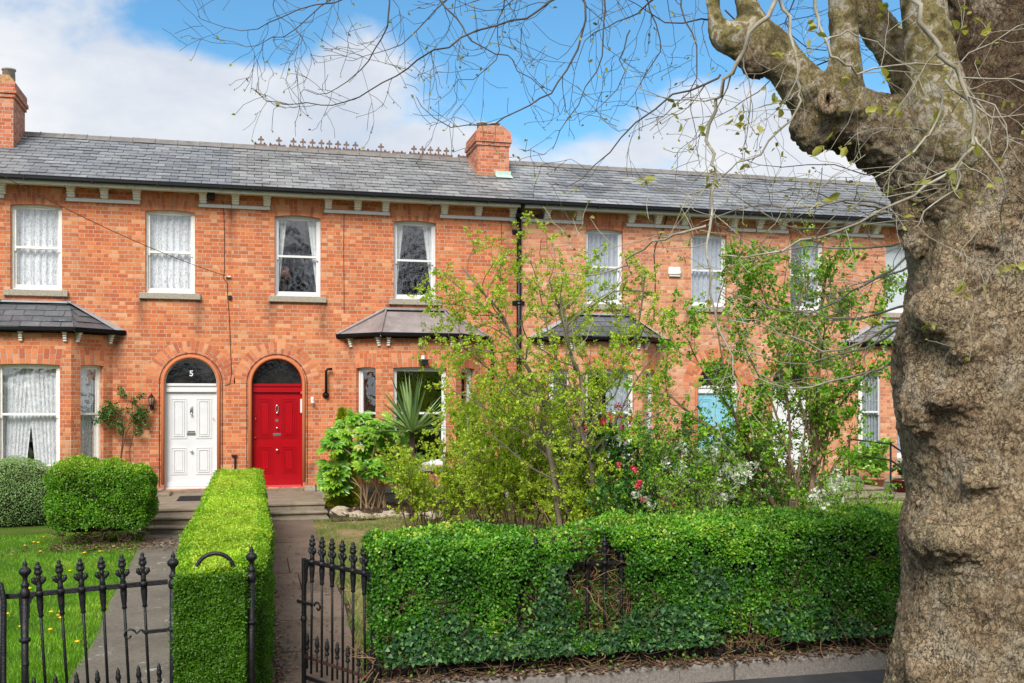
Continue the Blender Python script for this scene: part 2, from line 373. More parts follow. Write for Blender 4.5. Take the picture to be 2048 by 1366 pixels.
M['rednew'] = simple('pink_red_paint', (.60,.05,.07), .4, .08, 6, .1)
M['chrome'] = simple('chrome', (.75,.75,.75), .25, .05, 9, .02, 30, .5, 1)
M['brass'] = simple('brass', (.55,.35,.14), .3, .1, 9, .02, 30, .5, 1)
M['plastic'] = simple('white_plastic', (.75,.74,.70), .4, .04, 9, .03)
M['rubber'] = simple('rubber_mat', (.02,.02,.022), .9, .2, 50, .8, 120, .2)
M['bluedoor'] = simple('light_blue_paint', (.22,.50,.62), .4, .06, 4, .05)
M['pot'] = simple('terracotta_pot', (.55,.22,.13), .7, .12, 9, .2)
M['redpot'] = simple('dark_red_glazed_pot', (.12,.015,.015), .25, .1, 9, .1)
M['wire'] = simple('cable_black', (.02,.02,.02), .6, .1)
M['wirebrown'] = simple('cable_brown', (.10,.045,.03), .7, .1)
M['soil'] = simple('soil', (.060,.040,.028), .95, .35, 8, .9, 60, .15, dirt=(.13,.095,.06), dirtk=.6)
M['asphalt'] = simple('asphalt', (.05,.05,.054), .8, .25, 5, .8, 220, .3)
M['lamp'] = simple('lampshade_orange', (.55,.17,.05), .7, .1)
M['rock'] = simple('garden_rock', (.42,.35,.26), .9, .25, 9, .8, 40, .2, dirt=(.2,.16,.12), dirtk=.5)
m = NT('window_glass'); g = m.n('ShaderNodeBsdfGlossy'); g.inputs['Roughness'].default_value = .02; g.inputs[0].default_value = (1,1,1,1)
m.l(m.bump(m.noise(3.2, 2, .5), .35, .03), g.inputs['Normal'])
tr = m.n('ShaderNodeBsdfTransparent'); tr.inputs[0].default_value = (.97,.98,.98,1)
fr = m.n('ShaderNodeLayerWeight')
ms = m.n('ShaderNodeMixShader'); m.l(m.math('MULTIPLY_ADD', m.math('POWER', fr.outputs['Facing'], 4.0), .8, .19, clamp=True), ms.inputs[0]); m.l(tr.outputs[0], ms.inputs[1]); m.l(g.outputs[0], ms.inputs[2])
m.l(ms.outputs[0], m.out.inputs[0]); M['glass'] = m.m
def lace_mat(name, col, lo, hi, base_a):
    m = NT(name); p = m.n('ShaderNodeBsdfDiffuse'); p.inputs[0].default_value = (*col,1)
    tl = m.n('ShaderNodeBsdfTranslucent'); tl.inputs[0].default_value = (*col,1)
    a = m.n('ShaderNodeMixShader'); a.inputs[0].default_value = .15; m.l(p.outputs[0], a.inputs[1]); m.l(tl.outputs[0], a.inputs[2])
    f = m.rng(m.noise(13, 3, .65, m.uv(), dist=1.0), lo, hi, base_a, 1)
    t = m.n('ShaderNodeBsdfTransparent'); b = m.n('ShaderNodeMixShader'); m.l(f, b.inputs[0]); m.l(t.outputs[0], b.inputs[1]); m.l(a.outputs[0], b.inputs[2])
    m.l(b.outputs[0], m.out.inputs[0]); return m.m
M['lace'] = lace_mat('lace_curtain', (.93,.95,.98), .40, .52, .62)
M['net'] = lace_mat('net_curtain', (.56,.61,.68), .3, .6, .6)
M['drape'] = lace_mat('sheer_drape', (.84,.86,.86), .2, .5, .8)
M['pale_sheet'] = lace_mat('pale_window_sheet', (.66,.72,.76), .1, .2, .95)  # pale sheet behind the panes gives them their whitish, reflecting look
M['bark'] = None
# ================================================================ houses
rnd = random.Random(7)
GUT_Z = 6.19
X0, X1, X2, X3, X4 = -5.55, fx(463), fx(1041), fx(1512), 17.6
LAND_Z = .36
def frame_M(o, ang):
    "local frame: x along the wall, y into the wall, z up"
    return Matrix.Translation(o) @ Matrix.Rotation(ang, 4, 'Z')
def wall_face(mb, outer, holes, reveal=.11, tone=None):
    loops = [outer]+holes; flat = [p for l in loops for p in l]
    tri = tessellate_polygon([[Vector((x,z,0)) for x,z in l] for l in loops])
    fs = []
    for a,b,c in tri:
        A,B,C = flat[a],flat[b],flat[c]
        if (B[0]-A[0])*(C[1]-A[1])-(B[1]-A[1])*(C[0]-A[0]) < 0: a,b,c = a,c,b
        fs.append((a,b,c))
    mb.add([(x,0,z) for x,z in flat], fs)
    for h in holes:
        n = len(h); ar = sum(h[i][0]*h[(i+1)%n][1]-h[(i+1)%n][0]*h[i][1] for i in range(n))
        vs = [(x,0,z) for x,z in h]+[(x,reveal,z) for x,z in h]
        mb.add(vs, [((i,(i+1)%n,(i+1)%n+n,i+n) if ar > 0 else ((i+1)%n,i,i+n,(i+1)%n+n)) for i in range(n)])
def rect(x0,x1,z0,z1): return [(x0,z0),(x1,z0),(x1,z1),(x0,z1)]
def seg_head(x0,x1,z0,z1,rise=.035,n=8):
    return [(x0,z0),(x1,z0)]+[(x1+(x0-x1)*i/n, z1-rise+rise*(1-(2*i/n-1)**2)) for i in range(n+1)]
def door_hole(xc, r, z0, zs, n=20):
    return [(xc-r,z0),(xc+r,z0)]+[(xc+r*math.cos(math.pi*i/n), zs+r*math.sin(math.pi*i/n)) for i in range(n+1)]
def fan_arch(house, Mx, x0, x1, z0, z1, rise=.035, splay=.09, nb=12):
    "flat gauged brick arch over a window"
    mb = MB(Mx); bb = MB(Mx)
    def bot(t): return (x0+(x1-x0)*t, z0-rise+rise*(1-(2*t-1)**2))
    def top(t): return (x0-splay+(x1-x0+2*splay)*t, z1)
    poly = [bot(i/10) for i in range(11)]+[top(1), top(0)]
    bb.prism(poly, -.002, .03)
    for i in range(nb):
        ta, tb = (i+.07)/nb, (i+.93)/nb
        cut = .64 if i%2 else .33
        for s0, s1 in ((0,cut-.02),(cut+.02,1)):
            P = []
            for t, s in ((ta,s0),(tb,s0),(tb,s1),(ta,s1)):
                a, b = bot(t), top(t); P.append((a[0]+(b[0]-a[0])*s, a[1]+(b[1]-a[1])*s))
            mb.prism(P, -.006, .02, rnd.random())
    a = bb.build('window_arch', M['mortar'], house); mb.build('arch_bricks', M['arch'], a)
def round_arch(house, xc, r, zs, w, nb=30):
    bb = MB(); mb = MB(); n = 24
    arc = lambda R: [(xc+R*math.cos(math.pi*i/n), zs+R*math.sin(math.pi*i/n)) for i in range(n+1)]
    o, i_ = arc(r+w), arc(r)
    for k in range(n):
        bb.prism([i_[k], o[k], o[k+1], i_[k+1]], -.002, .03)
    for k in range(nb):
        a0, a1 = math.pi*(k+.06)/nb, math.pi*(k+.94)/nb
        cut = .62 if k%2 else .36
        for s0, s1 in ((.16, cut-.02),(cut+.02,1)):
            P = [(xc+(r+w*s)*math.cos(a), zs+(r+w*s)*math.sin(a)) for a, s in ((a0,s0),(a0,s1),(a1,s1),(a1,s0))]
            mb.prism(P, -.006, .02, rnd.random())
    # moulded inner roll of bullnose bricks
    pts = [(xc+r*1.03, -.012, .55)]+[(xc+r*1.03*math.cos(math.pi*k/20), -.012, zs+r*1.03*math.sin(math.pi*k/20)) for k in range(21)]+[(xc-r*1.03,-.012,.55)]
    a = bb.build('door_arch', M['mortar'], house); mb.build('arch_bricks', M['arch'], a)
    rl = MB(); rl.tone = .6; rl.tube(pts, .034, 8); rl.build('bullnose_moulding', M['arch'], a, smooth=True)
def curtain_mesh(Mx, x0, x1, z0, z1, y, amp=.02, freq=9, gather=None, n=60):
    vs = []; fs = []; rows = 9
    ph = rnd.random()*6
    for j in range(rows+1):
        t = j/rows; z = z0+(z1-z0)*t
        a, b = (x0, x1) if gather is None else gather(t)
        for i in range(n+1):
            s = i/n; w = amp*(math.sin(s*freq*6.283+ph)+.5*math.sin(s*freq*2.3*6.283+1.3*ph))
            vs.append((a+(b-a)*s, y+w, z))
    for j in range(rows):
        for i in range(n): k = j*(n+1)+i; fs.append((k,k+1,k+n+2,k+n+1))
    mb = MB(Mx); mb.add(vs, fs); return mb
def sash_window(house, Mx, x0, x1, z0, z1, style, sill=True, top_h=None, label=None, mid=None, sill_w=.11, fr=.055, old=False):
    "sliding sash window; z0 is top of the sill"
    y = .085; wm = M['white_old'] if old else M['white']
    zm = mid if mid is not None else (z0+z1)/2
    mb = MB(Mx)
    mb.box(x0-.02, x0+fr*.75, y, y+.10, z0, z1); mb.box(x1-fr*.75, x1+.02, y, y+.10, z0, z1)
    mb.box(x0+fr*.75, x1-fr*.75, y, y+.10, z1-fr*.8, z1+.03); mb.box(x0+fr*.75, x1-fr*.75, y-.01, y+.10, z0, z0+.035)
    w = mb.build('window', wm, house)
    if label: w['label'] = label
    a, b = x0+fr*.75, x1-fr*.75; s = .038
    mb = MB(Mx); yu = y+.022
    mb.box(a, a+s, yu, yu+.035, zm, z1-fr*.8); mb.box(b-s, b, yu, yu+.035, zm, z1-fr*.8)
    mb.box(a+s, b-s, yu, yu+.035, z1-fr*.8-s, z1-fr*.8); mb.box(a+s, b-s, yu, yu+.035, zm-.02, zm+.022)
    for xx in (a, b-s): mb.prism([(xx,zm-.07),(xx+s,zm-.07),(xx+s,zm),(xx,zm)], yu, yu+.03)
    mb.build('upper_sash', wm, w)
    mb = MB(Mx); yl = y+.06
    mb.box(a, a+s, yl, yl+.035, z0+.035, zm); mb.box(b-s, b, yl, yl+.035, z0+.035, zm)
    mb.box(a+s, b-s, yl, yl+.035, zm-.02, zm+.015); mb.box(a, b, yl-.004, yl+.039, z0+.035, z0+.035+.07)
    mb.build('lower_sash', wm, w)
    g = MB(Mx); g.add([(a+s,yu+.018,zm),(b-s,yu+.018,zm),(b-s,yu+.018,z1-.07),(a+s,yu+.018,z1-.07)], [(0,1,2,3)]); g.build('upper_pane', M['glass'], w)
    g = MB(Mx); g.add([(a+s,yl+.018,z0+.09),(b-s,yl+.018,z0+.09),(b-s,yl+.018,zm-.02),(a+s,yl+.018,zm-.02)], [(0,1,2,3)]); g.build('lower_pane', M['glass'], w)
    yc = y+.16
    if style == 'lace': curtain_mesh(Mx, x0, x1, z0+.03, z1, yc, .026, 7).build('lace_curtain', M['lace'], w, True)
    elif style == 'net': curtain_mesh(Mx, x0, x1, z0+.03, z1, yc, .038, 8).build('net_curtain', M['net'], w, True)
    elif style == 'lacesplit':
        c = x0+(x1-x0)*.42
        curtain_mesh(Mx, x0, x1, z0+.03, z1, yc+.03, .016, 8, lambda t: (x0, c+.18*t*(x1-x0))).build('lace_curtain', M['lace'], w, True)
        curtain_mesh(Mx, x0, x1, z0+.03, z1, yc, .016, 8, lambda t: (c+.28*(1-t)*(x1-x0)*.6-.02, x1)).build('lace_curtain', M['lace'], w, True)
    elif style == 'tied':
        W_ = x1-x0
        k = lambda t: .13+.20*abs(t-.05)**1.6 if t > .05 else .13
        curtain_mesh(Mx, x0, x1, z0+.03, z1, yc, .014, 3, lambda t: (x0, x0+W_*(.08+.20*t)), 24).build('drape', M['drape'], w, True)
        curtain_mesh(Mx, x0, x1, z0+.03, z1, yc, .014, 3, lambda t: (x1-W_*(.06+.22*t), x1), 24).build('drape', M['drape'], w, True)
    elif style == 'pale_sheet': curtain_mesh(Mx, x0, x1, z0+.03, z1, yc, .003, 2).build('pale_sheet', M['pale_sheet'], w, True)
    elif style == 'half': curtain_mesh(Mx, x0, x1, z0+.03, z1, yc, .015, 4, lambda t: (x0+.5*(x1-x0), x1), 24).build('net_curtain', M['net'], w, True)
    if sill:
        mb = MB(Mx); mb.bevbox(x0-sill_w, x1+sill_w, -.07, y+.02, z0-.12, z0-.004, .008); mb.build('sill', M['granite'], w)
    return w
def bracket(house, parent, Mx, x, z1, h=.19, d=.2, w=.085, mat='white_old'):
    mb = MB(Mx); n = 4
    prof = [(0,0)]
    mb.box(x-w/2-.008, x+w/2+.008, -d-.01, 0, z1-.03, z1)
    zz = z1-.03; hs = (h-.03)/n
    for i in range(n):
        dd = d*(1-.17*i)*.92
        mb.bevbox(x-w/2, x+w/2, -dd, 0, zz-hs*.70, zz, .008)
        mb.box(x-w/2+.02, x+w/2-.02, -dd+.04, 0, zz-hs, zz-hs*.70); zz -= hs
    return mb.build('bracket', M[mat], parent)
def slates(mb, p0, ux, us, wid, length, exp=.215, sw=.25, clip=None, seed=1, tb=.35):
    "courses of slates on a slope: p0 lower left corner, ux along the eave, us up the slope"
    r = random.Random(seed); ux = Vector(ux).normalized(); us = Vector(us).normalized(); nn = ux.cross(us).normalized()
    rows = int(math.ceil(length/exp)); p0 = Vector(p0)
    for j in range(rows):
        s0 = j*exp-.015; s1 = min(s0+exp*1.25, length)
        off = (j%2)*sw/2; i0 = -1
        while i0*sw+off < wid:
            a, b = i0*sw+off, (i0+1)*sw+off; i0 += 1
            a += .005; b -= .005
            if b <= 0 or a >= wid: continue
            a = max(a, 0); b = min(b, wid)
            dz = r.uniform(-.006,.006); lo = r.uniform(-.012,.012)
            A, B, Cc, Dd = (a, s0+lo), (b, s0+lo+r.uniform(-.004,.004)), (b, s1), (a, s1)
            if clip:
                la, ra = clip(s0+exp*.5)
                if b < la or a > ra: continue
                f = lambda s: clip(s)
                A = (max(a, f(A[1])[0]), A[1]); Dd = (max(a, f(s1)[0]), s1); B = (min(b, f(B[1])[1]), B[1]); Cc = (min(b, f(s1)[1]), s1)
                if B[0]-A[0] < .01 or Cc[0]-Dd[0] < 0: continue
            th = .006
            hi = .026+dz; lw = .008
            P = lambda q, h: p0+ux*q[0]+us*q[1]+nn*h
            top = [P(A,hi),P(B,hi),P(Cc,lw),P(Dd,lw)]; bot = [P(A,hi-th-.004),P(B,hi-th-.004)]
            cq = P(A,0); t = min(1,max(0,r.gauss(.48,.15)+tb*noise.noise(Vector((cq.x*.9,cq.y*2.2,3.0)))))
            mb.add(top+bot, [(0,1,2,3),(4,5,1,0),(4,0,3),(5,2,1)], t)
RIDGE_Y, RIDGE_Z, EAVE_Y, EAVE_Z = 2.2, 7.60, -.40, 6.235
def roof(house, xa, xb, mat, seed, cresting=None):
    mb = MB(); mb.tone = .2
    mb.add([(xa,EAVE_Y+.03,EAVE_Z-.02),(xb,EAVE_Y+.03,EAVE_Z-.02),(xb,RIDGE_Y,RIDGE_Z-.02),(xa,RIDGE_Y,RIDGE_Z-.02),(xb,6.4,5.3),(xa,6.4,5.3)], [(0,1,2,3),(3,2,4,5)])
    us = Vector((0,RIDGE_Y-EAVE_Y,RIDGE_Z-EAVE_Z)); n = us.length
    slates(mb, (xa,EAVE_Y,EAVE_Z), (1,0,0), us, xb-xa, n, .215, .29, None, seed, 1.1 if seed == 8 else .4)
    r = mb.build('roof', mat, house)
    t = MB(); x = xa; k = 0
    while x < xb-.02:
        e = min(x+.45, xb); rr = .075
        prof = [(-.16,-.085),(-.05,-.01),(-.035,.03),(0,.045),(.035,.03),(.05,-.01),(.16,-.085)]
        j = rnd.uniform(-.006,.006)
        vs = [(x+.004, RIDGE_Y+a, RIDGE_Z+.035+b+j) for a,b in prof]+[(e-.004, RIDGE_Y+a, RIDGE_Z+.035+b+j) for a,b in prof]
        m_ = len(prof); t.add(vs, [(i,i+m_,i+1+m_,i+1) for i in range(m_-1)]+[tuple(range(m_)), tuple(range(2*m_-1,m_-1,-1))], rnd.random())
        # joint bead
        t.tube([(e, RIDGE_Y-.05, RIDGE_Z+.03),(e, RIDGE_Y, RIDGE_Z+.085),(e,RIDGE_Y+.05,RIDGE_Z+.03)], .012, 4)
        x = e; k += 1
    t.build('ridge_tiles', M['ridge'], r)
    return r
def eaves(house, xa, xb, brs, bands, mat_b='white_old', fas='white_old', gx=None):
    g = MB(); ya = EAVE_Y-.11
    prof = [(0,.045),(0,-.015),(.02,-.033),(.07,-.037),(.10,-.03),(.105,.045)]
    vs = [(xa,ya+a,GUT_Z+b) for a,b in prof]+[(xb,ya+a,GUT_Z+b) for a,b in prof]; m_ = len(prof)
    g.add(vs, [(i+1,i,i+m_,i+1+m_) for i in range(m_-1)]+[tuple(range(m_)),tuple(range(2*m_-1,m_-1,-1))])
    g.box(xa, xb, ya-.006, ya+.004, GUT_Z+.036, GUT_Z+.050)
    x = xa+.4
    while x < xb: g.box(x, x+.03, ya-.012, ya+.1, GUT_Z-.044, GUT_Z+.046); x += 1.15
    g.build('gutter', M['black'], house)
    f = MB(); f.box(xa, xb, EAVE_Y+.012, EAVE_Y+.035, GUT_Z-.085, GUT_Z+.03)
    f.box(xa, xb, EAVE_Y+.035, -.001, GUT_Z-.045, GUT_Z-.025); f.build('fascia', M[fas], house)
    for px in brs:
        bracket(house, house, Matrix.Identity(4), fx(px,-.12), GUT_Z-.046, .20, .22, .14, mat_b)
    for a, b in bands:
        mb = MB(); mb.bevbox(max(fx(a,-.03), xa+.003), min(fx(b,-.03), xb-.003), -.045, .0, 5.875, 5.94, .006); mb.build('string_band', M['white'], house)
def bay(house, xc, a, b, d, brk, roofmat, sill_z=.86, styles=('lace','lacesplit','lace'), hip='lead', head=2.80, old=False, door_h=None, gmat='black'):
    "canted bay: half width a in front, b at the wall, projecting d"
    top = 3.36; ang = math.atan2(d, b-a); base = Vector((xc,0,0))
    pts = [Vector((xc-b,0,0)), Vector((xc-a,-d,0)), Vector((xc+a,-d,0)), Vector((xc+b,0,0))]
    ms = []; L_ = math.hypot(b-a, d)
    frames = [(frame_M(pts[0], -ang), L_), (frame_M(pts[1], 0), 2*a), (frame_M(pts[2], ang), L_)]
    wins = [(.21, L_-.14 if False else L_-.20), (.19, 2*a-.19), (.20, L_-.21)]
    part = None; mb = MB()
    for (Mx, ln), (w0, w1) in zip(frames, wins):
        mb.M = Mx; wall_face(mb, rect(0, ln, .45, top), [seg_head(w0, w1, sill_z, head, .02)])
    bw = mb.build('bay_wall', M['brick'] if house.get('_c') is None else M['brick_c'], house)
    mb = MB()
    for Mx, ln in frames:
        mb.M = Mx; e = .03
        mb.box(-e*.4, ln+e*.4, -.05, .05, .335, .455); 
    mb.build('stone_band', M['granite'], bw)
    mb = MB()
    for Mx, ln in frames: mb.M = Mx; mb.box(-.005, ln+.005, -.03, .05, -.05, .335)
    mb.build('plinth', M['render'], bw)
    k = 0
    for (Mx, ln), (w0, w1), st in zip(frames, wins, styles):
        fan_arch(bw, Mx, w0, w1, head, head+.27, .02, .05, 11 if k == 1 else 5) if k == 1 else fan_arch(bw, Mx, w0, w1, head, head+.27, .02, .03, 5)
        w = sash_window(house, Mx, w0, w1, sill_z, head, st, sill=True, mid=sill_z+(head-sill_z)*.53, sill_w=.06, old=old); k += 1
    for fi, xs_ in enumerate(brk):
        for x in xs_: bracket(house, bw, frames[fi][0], x, top+.035, .20, .12, .065)
    # roof
    ov = .17; ez, tz = 3.44, 3.97; k1 = ov*1.0
    eb = [Vector((xc-b-ov*1.3,-.002,ez)), Vector((xc-a-ov*.45,-d-ov,ez)), Vector((xc+a+ov*.45,-d-ov,ez)), Vector((xc+b+ov*1.3,-.002,ez))]
    tl, tr_ = Vector((xc-a+.13,-.002,tz)), Vector((xc+a-.13,-.002,tz)); tl2, tr2 = tl+Vector((.0,-.10,-.02)), tr_+Vector((0,-.10,-.02))
    rm = MB(); rm.tone = .3
    rm.add([eb[0],eb[1],eb[2],eb[3],tl,tr_], [(1,2,5,4),(0,1,4),(2,3,5)])
    if roofmat == 'slate_dark' or roofmat == 'slate':
        us = (tl-eb[1]); wid = (eb[2]-eb[1]).length; sl_dir = Vector((0, d+ov, tz-ez)); n = sl_dir.length
        ia = tl.x-eb[1].x
        slates(rm, eb[1], (1,0,0), sl_dir, wid, n, .215, .34, lambda s: (ia*s/n, wid-ia*s/n), 5)
        for s_ in (-1, 1):
            A, B, T = (eb[0], eb[1], tl) if s_ < 0 else (eb[2], eb[3], tr_)
            ux = (B-A).normalized(); nn = ux.cross(T-A).normalized(); us = nn.cross(ux); n = (T-A).dot(us); ta = (T-A).dot(ux); wd = (B-A).length
            slates(rm, A, ux, us, wd, n, .215, .34, lambda s, ta=ta, n=n, wd=wd: (ta*s/n, wd-(wd-ta)*s/n), 9)
    rf = rm.build('bay_roof', M[roofmat], bw)
    h = MB()
    if hip == 'lead':
        for e, t in ((eb[0],tl),(eb[3],tr_)):
            sg = 1 if e.x > xc else -1; o = Vector((0,-.0,.035)); wv = Vector((-sg*.03,-.19,-.012))
            h.add([e+o, t+o, t+o+wv, e+o+wv+Vector((-sg*.12,0,.0))], [(0,1,2,3),(3,2,1,0)])
        h.box(tl.x-.05, tr_.x+.05, -.16, -.001, tz-.02, tz+.012)
    else:
        for e, t in ((eb[1],tl),(eb[2],tr_)): h.tube([e+Vector((0,0,.02)), t+Vector((0,-.02,.02))], .022, 6)
        for e, t in ((eb[0],tl),(eb[3],tr_)): h.tube([e+Vector((0,0,.02)), t+Vector((0,-.02,.03))], .03, 6)
        h.box(tl.x-.05, tr_.x+.05, -.10, -.001, tz-.0, tz+.04)
    h.build('hip_flashing', M['lead'] if hip == 'lead' else M['lead_roof'], bw)
    g = MB(); gp = [e+Vector((0,0,-.02)) for e in eb]
    for A, B in zip(gp[:-1], gp[1:]):
        dv = (B-A).normalized(); nv = Vector((dv.y,-dv.x,0))
        for (o0,z0,o1,z1) in ((0.03,.045,.035,-.02),(.035,-.02,.0,-.045),(0,-.045,-.07,-.045),(.03,.045,.0,.03)):
            g.add([A+nv*o0+Vector((0,0,z0)), B+nv*o0+Vector((0,0,z0)), B+nv*o1+Vector((0,0,z1)), A+nv*o1+Vector((0,0,z1))], [(0,1,2,3),(3,2,1,0)])
    g.build('bay_gutter', M[gmat], bw)
    sf = MB()
    ib = [p+Vector((0,0,3.385)) for p in pts]; ob = [p+Vector((0,0,-.06)) for p in eb]
    for i in range(3):
        inn = [Vector((v.x,min(v.y,-.001),top+.037)) for v in ib]
        oo = [Vector((v.x,v.y,top+.037)) for v in ob]
        sf.add([inn[i],inn[i+1],oo[i+1],oo[i]], [(0,3,2,1),(0,1,2,3)])
        u2 = [o+Vector((0,0,-.022)) for o in oo]; sf.add([u2[i],u2[i+1],oo[i+1]+Vector((0,0,.01)),oo[i]+Vector((0,0,.01))], [(0,1,2,3),(3,2,1,0)])
    sf.build('soffit', M['white_old'], bw)
    return bw
def door(house, xc, w, mat, style, z0=.43):
    r = w/2; zt = 2.30; zs = 2.47; y = .12
    fm = M['white'] if style != 'red' else M['reddoor']
    f = MB(); jw = .028
    f.box(xc-r, xc-r+jw, y-.02, y+.1, z0, zs+.001); f.box(xc+r-jw, xc+r, y-.02, y+.1, z0, zs+.001)
    # moulded transom
    f.bevbox(xc-r+jw, xc+r-jw, y-.035, y+.1, zs-.055, zs+.0, .008); f.box(xc-r+jw, xc+r-jw, y-.01, y+.09, zs-.12, zs-.055); f.bevbox(xc-r+jw, xc+r-jw, y-.025, y+.1, zt, zs-.12, .006)
    n = 20
    for k in range(n):
        a0, a1 = math.pi*k/n, math.pi*(k+1)/n; q = r-.028
        f.prism([(xc+q*math.cos(a0),zs+q*math.sin(a0)),(xc+r*math.cos(a0),zs+r*math.sin(a0)),(xc+r*math.cos(a1),zs+r*math.sin(a1)),(xc+q*math.cos(a1),zs+q*math.sin(a1))], y-.01, y+.06)
    df = f.build('door_frame', fm, house)
    g = MB(); q = r-.028; pl = [(xc+q*math.cos(math.pi*k/n), y+.03, zs+q*math.sin(math.pi*k/n)) for k in range(n+1)]
    g.add(pl, [tuple(range(n+1))]); g.build('fanlight', M['darkglass'], df)
    d = MB(); a, b = xc-r+jw, xc+r-jw; yl = y+.03
    d.box(a, b, yl, yl+.04, z0+.04, zt)
    cx = xc; pw = (b-a)*.31; gap = (b-a)*.10
    cols = [(a+gap, a+gap+pw), (b-gap-pw, b-gap)]
    for (p0, p1) in cols:
        for (q0, q1) in ((z0+.27,z0+.80),(z0+.97,zt-.12)):
            for k in range(3):   # stepped mouldings round a raised field
                e = .022*k; dy = (.012, .002, .016)[k]
                d.prism([(p0+e,q0+e),(p1-e,q0+e),(p1-e,q0+e+.018),(p0+e,q0+e+.018)], yl-dy, yl)
                d.prism([(p0+e,q1-e-.018),(p1-e,q1-e-.018),(p1-e,q1-e),(p0+e,q1-e)], yl-dy, yl)
                d.prism([(p0+e,q0+e+.018),(p0+e+.018,q0+e+.018),(p0+e+.018,q1-e-.018),(p0+e,q1-e-.018)], yl-dy, yl)
                d.prism([(p1-e-.018,q0+e+.018),(p1-e,q0+e+.018),(p1-e,q1-e-.018),(p1-e-.018,q1-e-.018)], yl-dy, yl)
            d.bevbox(p0+.075, p1-.075, yl-.012, yl, q0+.075, q1-.075, .005)
    d.bevbox(a, b, yl-.03, yl, z0+.04, z0+.12, .006)
    dd = d.build('door', mat, house)
    s = MB(); s.box(a, b, y-.03, y+.06, z0-.02, z0+.038); s.build('threshold', M['rednew'] if style == 'red' else M['white'], dd)
    s = MB(); s.box(xc-r+.001, xc+r-.001, -.03, y+.08, LAND_Z-.02, z0-.021); s.build('stone_sill', M['stone_step'], df)
    K = MB
    def ly(px, py): return fac(px, py, yl)
    if style in ('white', 'red'):
        zc = {'white': (818,868,902), 'red': (823,869,900)}[style]
        k = MB()
        if style == 'white':
            k.bevbox(cx-.028, cx+.028, yl-.02, yl, fz(382,827,yl), fz(382,812,yl), .004); k.tube([(cx,yl-.04,fz(382,830,yl)+.03),(cx,yl-.05,fz(382,830,yl))], .02, 8)
        else:
            z1 = fz(555,811,yl); k.lathe([(0,-.02),(.02,-.012),(.02,.012),(0,.02)], (cx,yl-.02,z1), 10)
            k.tube([(cx+.012*math.sin(t)*2.2, yl-.03, z1-.07+.07*math.cos(t)) for t in [6.283*i/14 for i in range(15)]], .008, 6)
            k.lathe([(0,-.02),(.022,-.01),(.022,.01),(0,.02)], (cx,yl-.03,z1-.15), 10)
        k.build('knocker', M['chrome'], dd, True)
        zl = fz(382 if style == 'white' else 555, zc[1], yl)
        k = MB(); k.bevbox(cx-.08, cx+.08, yl-.012, yl, zl-.028, zl+.028, .004); k.box(cx-.06, cx+.06, yl-.018, yl-.012, zl-.012, zl+.012); k.build('letterbox', M['chrome'], dd)
        if style == 'white':
            k = MB(); k.bevbox(cx-.07, cx+.07, yl-.008, yl, zl+.035, zl+.06, .003); k.build('brass_plate', M['brass'], dd)
        zk = fz(382 if style == 'white' else 555, zc[2], yl)
        def knob(z, x=cx, rr=.028, mt='chrome', nm='door_knob'):
            k = MB(Matrix.Translation((x,yl,z)) @ Matrix.Rotation(rad(90),4,'X')); k.lathe([(rr,0),(rr,.006),(rr*.4,.012),(rr*.4,.03),(rr*.9,.04),(rr,.052),(rr*.7,.064),(0.001,.068)], (0,0,0), 14); k.build(nm, M[mt], dd, True)
        knob(zk)
        if style == 'red':
            knob(fz(555,856,yl), rr=.022, nm='lock'); knob(fz(505,838,yl), a+.06, .013, 'brass', 'keyhole_cover'); knob(fz(505,875,yl), a+.05, .016, 'brass', 'latch_lock')
            k = MB(); zn = fz(555,841,yl); k.bevbox(cx-.03, cx+.03, yl-.01, yl, zn-.028, zn+.028, .003); k.build('name_plate', M['chrome'], dd)
        else:
            knob(fz(433,837,yl), b-.06, .01, 'brass', 'keyhole_cover')
    else:
        zl = z0+1.0; k = MB(); k.bevbox(cx-.11, cx+.11, yl-.012, yl, zl-.028, zl+.028, .004); k.build('letterbox', M['brass'], dd)
        k = MB(Matrix.Translation((cx,yl,z0+.82)) @ Matrix.Rotation(rad(90),4,'X')); k.lathe([(.03,0),(.012,.01),(.03,.05),(0.001,.065)], (0,0,0), 12); k.build('door_knob', M['chrome'], dd, True)
    return dd, df
m = NT('fanlight_glass'); m.pbr(m.ramp(m.noise(2.2,5,.6), [(.35,(.006,.006,.007)),(.65,(.03,.028,.026))]), .08, m.bump(m.noise(5,3), .25, .01), .9); M['darkglass'] = m.m
def chimney(house, xa, xb, ya, yb, z0, z1, mat='brick_ch', pots=((.25,.1),(.5,.1)), lichen=False, capm='cap'):
    mb = MB(); mb.box(xa, xb, ya, yb, z0, z1-.42)
    z = z1-.42
    for k, (e, h) in enumerate(((.03,.075),(.06,.075),(.035,.15))):
        mb.box(xa-e, xb+e, ya-e, yb+e, z, z+h); z += h
    c = mb.build('chimney', M[mat], house)
    # sloped cap courses
    t = MB(); e = .035; i = .10
    t.add([(xa-e,ya-e,z),(xb+e,ya-e,z),(xb+e,yb+e,z),(xa-e,yb+e,z),(xa+i,ya+i,z+.17),(xb-i,ya+i,z+.17),(xb-i,yb-i,z+.17),(xa+i,yb-i,z+.17)], [(0,1,5,4),(1,2,6,5),(2,3,7,6),(3,0,4,7),(4,5,6,7)])
    t.build('chimney_cap', M[capm], c)
    for (px_, py_, rr, hh) in pots:
        p = MB(); p.lathe([(rr,-.05),(rr*.95,hh*.8),(rr*1.12,hh*.82),(rr*1.1,hh),(rr*.8,hh),(rr*.75,hh*.6)], (xa+px_*(xb-xa), ya+py_*(yb-ya), z+.17), 14); p.build('chimney_pot', M['potstone'], c, True)
    return c
